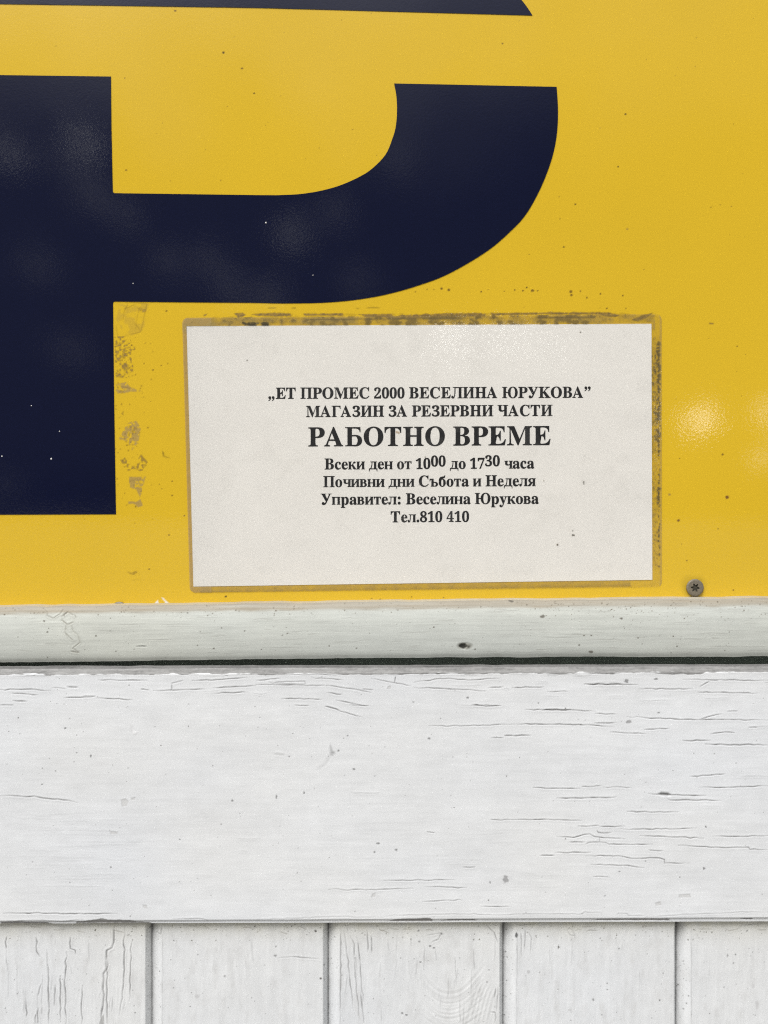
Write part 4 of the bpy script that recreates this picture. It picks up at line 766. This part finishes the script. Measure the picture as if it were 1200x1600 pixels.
el = lambda xr, H, w, top: [one((110 * xr, H), (xr * 480 + 4, H), (xr * 480 + 4, H - top), (xr * 262, H - top), (xr * 258, H * 0.5), (xr * 235, H * 0.25), (xr * 200, H * 0.06), (xr * 150, -12), (xr * 90, -14), (xr * 40, 10),
        (xr * 20, 60), (xr * 32, 110), (xr * 75, 140), (xr * 125, 125), (xr * 150, 85), (xr * 165, 60), (xr * 185, 90), (xr * 203, H * 0.3), (xr * 215, H * 0.55), (xr * 216, H - top - 20), (xr * 195, H - 22), (xr * 110, H - 20)), stem(xr * 480, w, 0, H, (1, 1), (0, 1), 85 * (0.55 if H < 600 else 1))]
che = lambda r, H, w: [stem(455 * r, w, 0, H, (1, 1), (1, 1), 85 * (0.6 if H < 600 else 1)), stem(95 * r, w, 0.58 * H, H, (0, 0), (1, 1), 80 * (0.6 if H < 600 else 1)),
        one((95 * r, H * 0.70), (95 * r + w, H * 0.70), (95 * r + w + 20 * r, H * 0.56), (330 * r, H * 0.51), (400 * r, H * 0.535), (458 * r, H * 0.57), (458 * r, H * 0.50), (390 * r, H * 0.44), (300 * r, H * 0.41), (200 * r, H * 0.425), (125 * r, H * 0.50), (97 * r, H * 0.62))]
A = {  # character: (advance, pieces)
 'А': (722, [G['A']]), 'В': (667, [G['B']]), 'С': (722, [G['C']]), 'Е': (667, [G['E']]), 'Н': (778, [G['H']]), 'К': (760, [G['K']]), 'М': (944, [G['M']]), 'О': (778, [G['O']]), 'Р': (611, [G['P']]), 'Т': (667, [G['T']]),
 'а': (500, [G['a']]), 'с': (444, [G['c']]), 'е': (444, [G['e']]), 'о': (500, [G['o']]), 'р': (556, [G['p']]), 'у': (500, [move(G['y'], 25)]),
 'Г': (610, [stem(105, 150, t=(1, 0)), beak(250, 575)]),
 'П': (778, [stem(105, 150, t=(1, 0)), stem(523, 150, t=(0, 1)), one((250, 676), (530, 676), (530, 636), (250, 636))]),
 'И': (778, [stem(105, 150), stem(523, 150), one((250, 70), (250, 165), (528, 606), (528, 511))]),
 'Л': (745, el(1.05, 676, 150, 38)),
 'З': (560, [move(G['3'], 15, 1.08)]),
 'Ч': (715, che(1.0, 676, 150)),
 'Б': (650, [stem(105, 150, b=(1, 0), t=(1, 0)), beak(250, 560), bowl(250, 622, 0, 392)]),
 'Ю': (1040, [stem(105, 150), one((250, 358), (430, 358), (430, 318), (250, 318)), move(G['O'], 360, 0.88)]),
 'У': (709, [one((75, 655), (262, 655), (440, 290), (362, 150)), one((560, 655), (618, 655), (390, 150), (345, 65), (290, 5), (220, -16), (150, -16), (95, 18), (80, 75), (105, 130), (160, 150), (215, 125), (238, 80), (270, 85), (312, 130), (352, 205)),
              one((10, 676), (345, 676), (345, 657), (10, 657)), one((480, 676), (702, 676), (702, 657), (480, 657))]),
 'н': (576, [stem(60, 130, 0, 473, s=42, k=17), stem(386, 130, 0, 473, s=42, k=17), one((180, 262), (396, 262), (396, 226), (180, 226))]),
 'и': (576, [stem(60, 130, 0, 473, s=42, k=17), stem(386, 130, 0, 473, s=42, k=17), one((188, 60), (188, 135), (390, 412), (390, 337))]),
 'п': (576, [stem(60, 130, 0, 473, t=(1, 0), s=42, k=17), stem(386, 130, 0, 473, t=(0, 1), s=42, k=17), one((188, 473), (390, 473), (390, 437), (188, 437))]),
 'т': (490, [stem(180, 130, 0, 473, t=(0, 0), s=52, k=17), one((25, 473), (182, 473), (182, 440), (110, 430), (68, 400), (48, 330), (24, 330)), one((465, 473), (308, 473), (308, 440), (380, 430), (422, 400), (442, 330), (466, 330))]),
 'в': (500, [stem(60, 130, 0, 473, b=(1, 0), t=(1, 0), s=42, k=17), bowl(186, 435, 238, 473, 32, 125), bowl(186, 470, 0, 262, 34, 130)]),
 'к': (545, [stem(60, 130, 0, 473, s=42, k=17), one((186, 238), (250, 268), (320, 360), (360, 440), (410, 478), (470, 470), (495, 425), (478, 385), (435, 372), (395, 390), (360, 360), (310, 262), (250, 225), (186, 205)), one((232, 262), (330, 290), (525, 17), (540, 0), (400, 0), (360, 20))]),
 'ч': (545, che(0.84, 473, 128)), 'л': (550, el(0.77, 473, 130, 34)),
 'д': (560, [stem(345, 130, 20, 473, b=(0, 0), t=(0, 1), s=42, k=17), one((120, 473), (348, 473), (348, 438), (222, 438), (218, 280), (185, 120), (140, 30), (85, 30), (150, 140), (182, 280), (186, 440), (120, 455)),
             one((15, 38), (548, 38), (548, 0), (15, 0)), one((15, 4), (72, 4), (40, -70), (36, -130), (12, -130)), one((548, 4), (492, 4), (522, -70), (526, -130), (550, -130))]),
 'я': (545, [stem(352, 130, 0, 473, b=(1, 1), t=(0, 1), s=42, k=17), [[(548 - x, y) for x, y in c][::-1] for c in bowl(190, 490, 212, 473, 34, 128)], one((215, 235), (330, 225), (210, 40), (160, 0), (60, -6), (15, 10), (15, 30), (70, 50))]),
 'ъ': (590, [stem(140, 130, 0, 473, b=(1, 0), t=(0, 0), s=42, k=17), one((20, 473), (144, 473), (144, 438), (90, 428), (60, 395), (44, 330), (20, 330)), bowl(266, 560, 0, 272, 34, 130)]),
 'б': (515, [move(G['o'], 4, 1.0), one((28, 230), (34, 400), (75, 520), (160, 590), (290, 612), (370, 622), (405, 660), (428, 690), (444, 690), (434, 610), (400, 545), (330, 512), (220, 495), (130, 440), (80, 330))]),
 '.': (250, [disc(125, 70, 82)]), ':': (333, [disc(166, 70, 82), disc(166, 395, 82)]), ' ': (250, []),
}
for dg in '0123478': A[dg] = (500, [move(G[dg], -12, 0.96)])
def comma(x, y): return [disc(x, y, 78)[0]], [[(x + 10, y + 74), (x + 62, y + 48), (x + 82, y - 10), (x + 60, y - 105), (x - 10, y - 178), (x - 66, y - 200), (x - 72, y - 184), (x - 8, y - 135), (x + 20, y - 70), (x + 10, y - 20)]]
A['„'] = (500, [*comma(115, 70), *comma(335, 70)]); A['”'] = (500, [*comma(125, 612), *comma(345, 612)])
def bolder(c, e):
    c = [q for i, q in enumerate(c) if abs(q[0] - c[i - 1][0]) + abs(q[1] - c[i - 1][1]) > 2.5]
    n = len(c); A_ = sum(c[i][0] * c[(i + 1) % n][1] - c[(i + 1) % n][0] * c[i][1] for i in range(n)); sg = 1 if A_ > 0 else -1; r = []
    for i in range(n):
        a, b, d = np.array(c[i - 1]), np.array(c[i]), np.array(c[(i + 1) % n])
        u = b - a; v = d - b; u = u / (np.hypot(*u) + 1e-9); v = v / (np.hypot(*v) + 1e-9)
        n1 = np.array((u[1], -u[0])); n2 = np.array((v[1], -v[0])); m_ = n1 + n2; l = m_ @ m_
        m_ = m_ * (2 / l) if l > 0.6 else n1
        r.append(tuple(b + sg * e * m_))
    return r
LINES = [("„ЕТ ПРОМЕС 2000 ВЕСЕЛИНА ЮРУКОВА”", 419.2, 923, 623.0, 621.3, 17.0, ()),
         ("МАГАЗИН ЗА РЕЗЕРВНИ ЧАСТИ", 478.2, 863.3, 651.4, 649.7, 17.0, ()),
         ("РАБОТНО ВРЕМЕ", 481.6, 860.3, 697.4, 695.2, 29.4, ()),
         ("Всеки ден от 1000 до 1730 часа", 507, 835, 733.4, 731.7, 16.8, (15, 16, 23, 24)),
         ("Почивни дни Събота и Неделя", 505, 837, 760.9, 759.2, 16.8, ()),
         ("Управител: Веселина Юрукова", 501, 842, 788.4, 786.9, 16.8, ()),
         ("Тел.810 410", 610.4, 733, 815.9, 815.3, 16.8, ())]
for txt, xl, xr, yl, yr, cap, sup in LINES:
    pieces = []; pen = 0
    for i, ch in enumerate(txt):
        adv, ps = A[ch]
        for pcs in ps:
            e = 7 if cap > 20 else 4 if ch == '4' else 12
            pieces.append(move([bolder(c, e if q == 0 else -e) for q, c in enumerate(pcs)], pen, 1, 152 if i in sup else 0))
        pen += adv
    lo = min(x for q in pieces for c in q for x, _ in c); hi = max(x for q in pieces for c in q for x, _ in c)
    k = (xr - xl) / (hi - lo); v = cap / 676.0
    print('line', txt, 'h/v', round(k / v, 3))
    polys = []
    for q in pieces:
        polys.append([[(xl + (x - lo) * k, yl + (yr - yl) * (x - lo) / (hi - lo) - y * v) for x, y in c] for c in q])
    o = prism('text_line', polys, M_INK, notice, None, HI, None, 2e-7)
    o.parent = paper; o.location = notice.location - notice.location
    if 'РАБОТНО' in txt: o['label'] = 'large heading line of the notice'
print('objects', len(SC.objects))
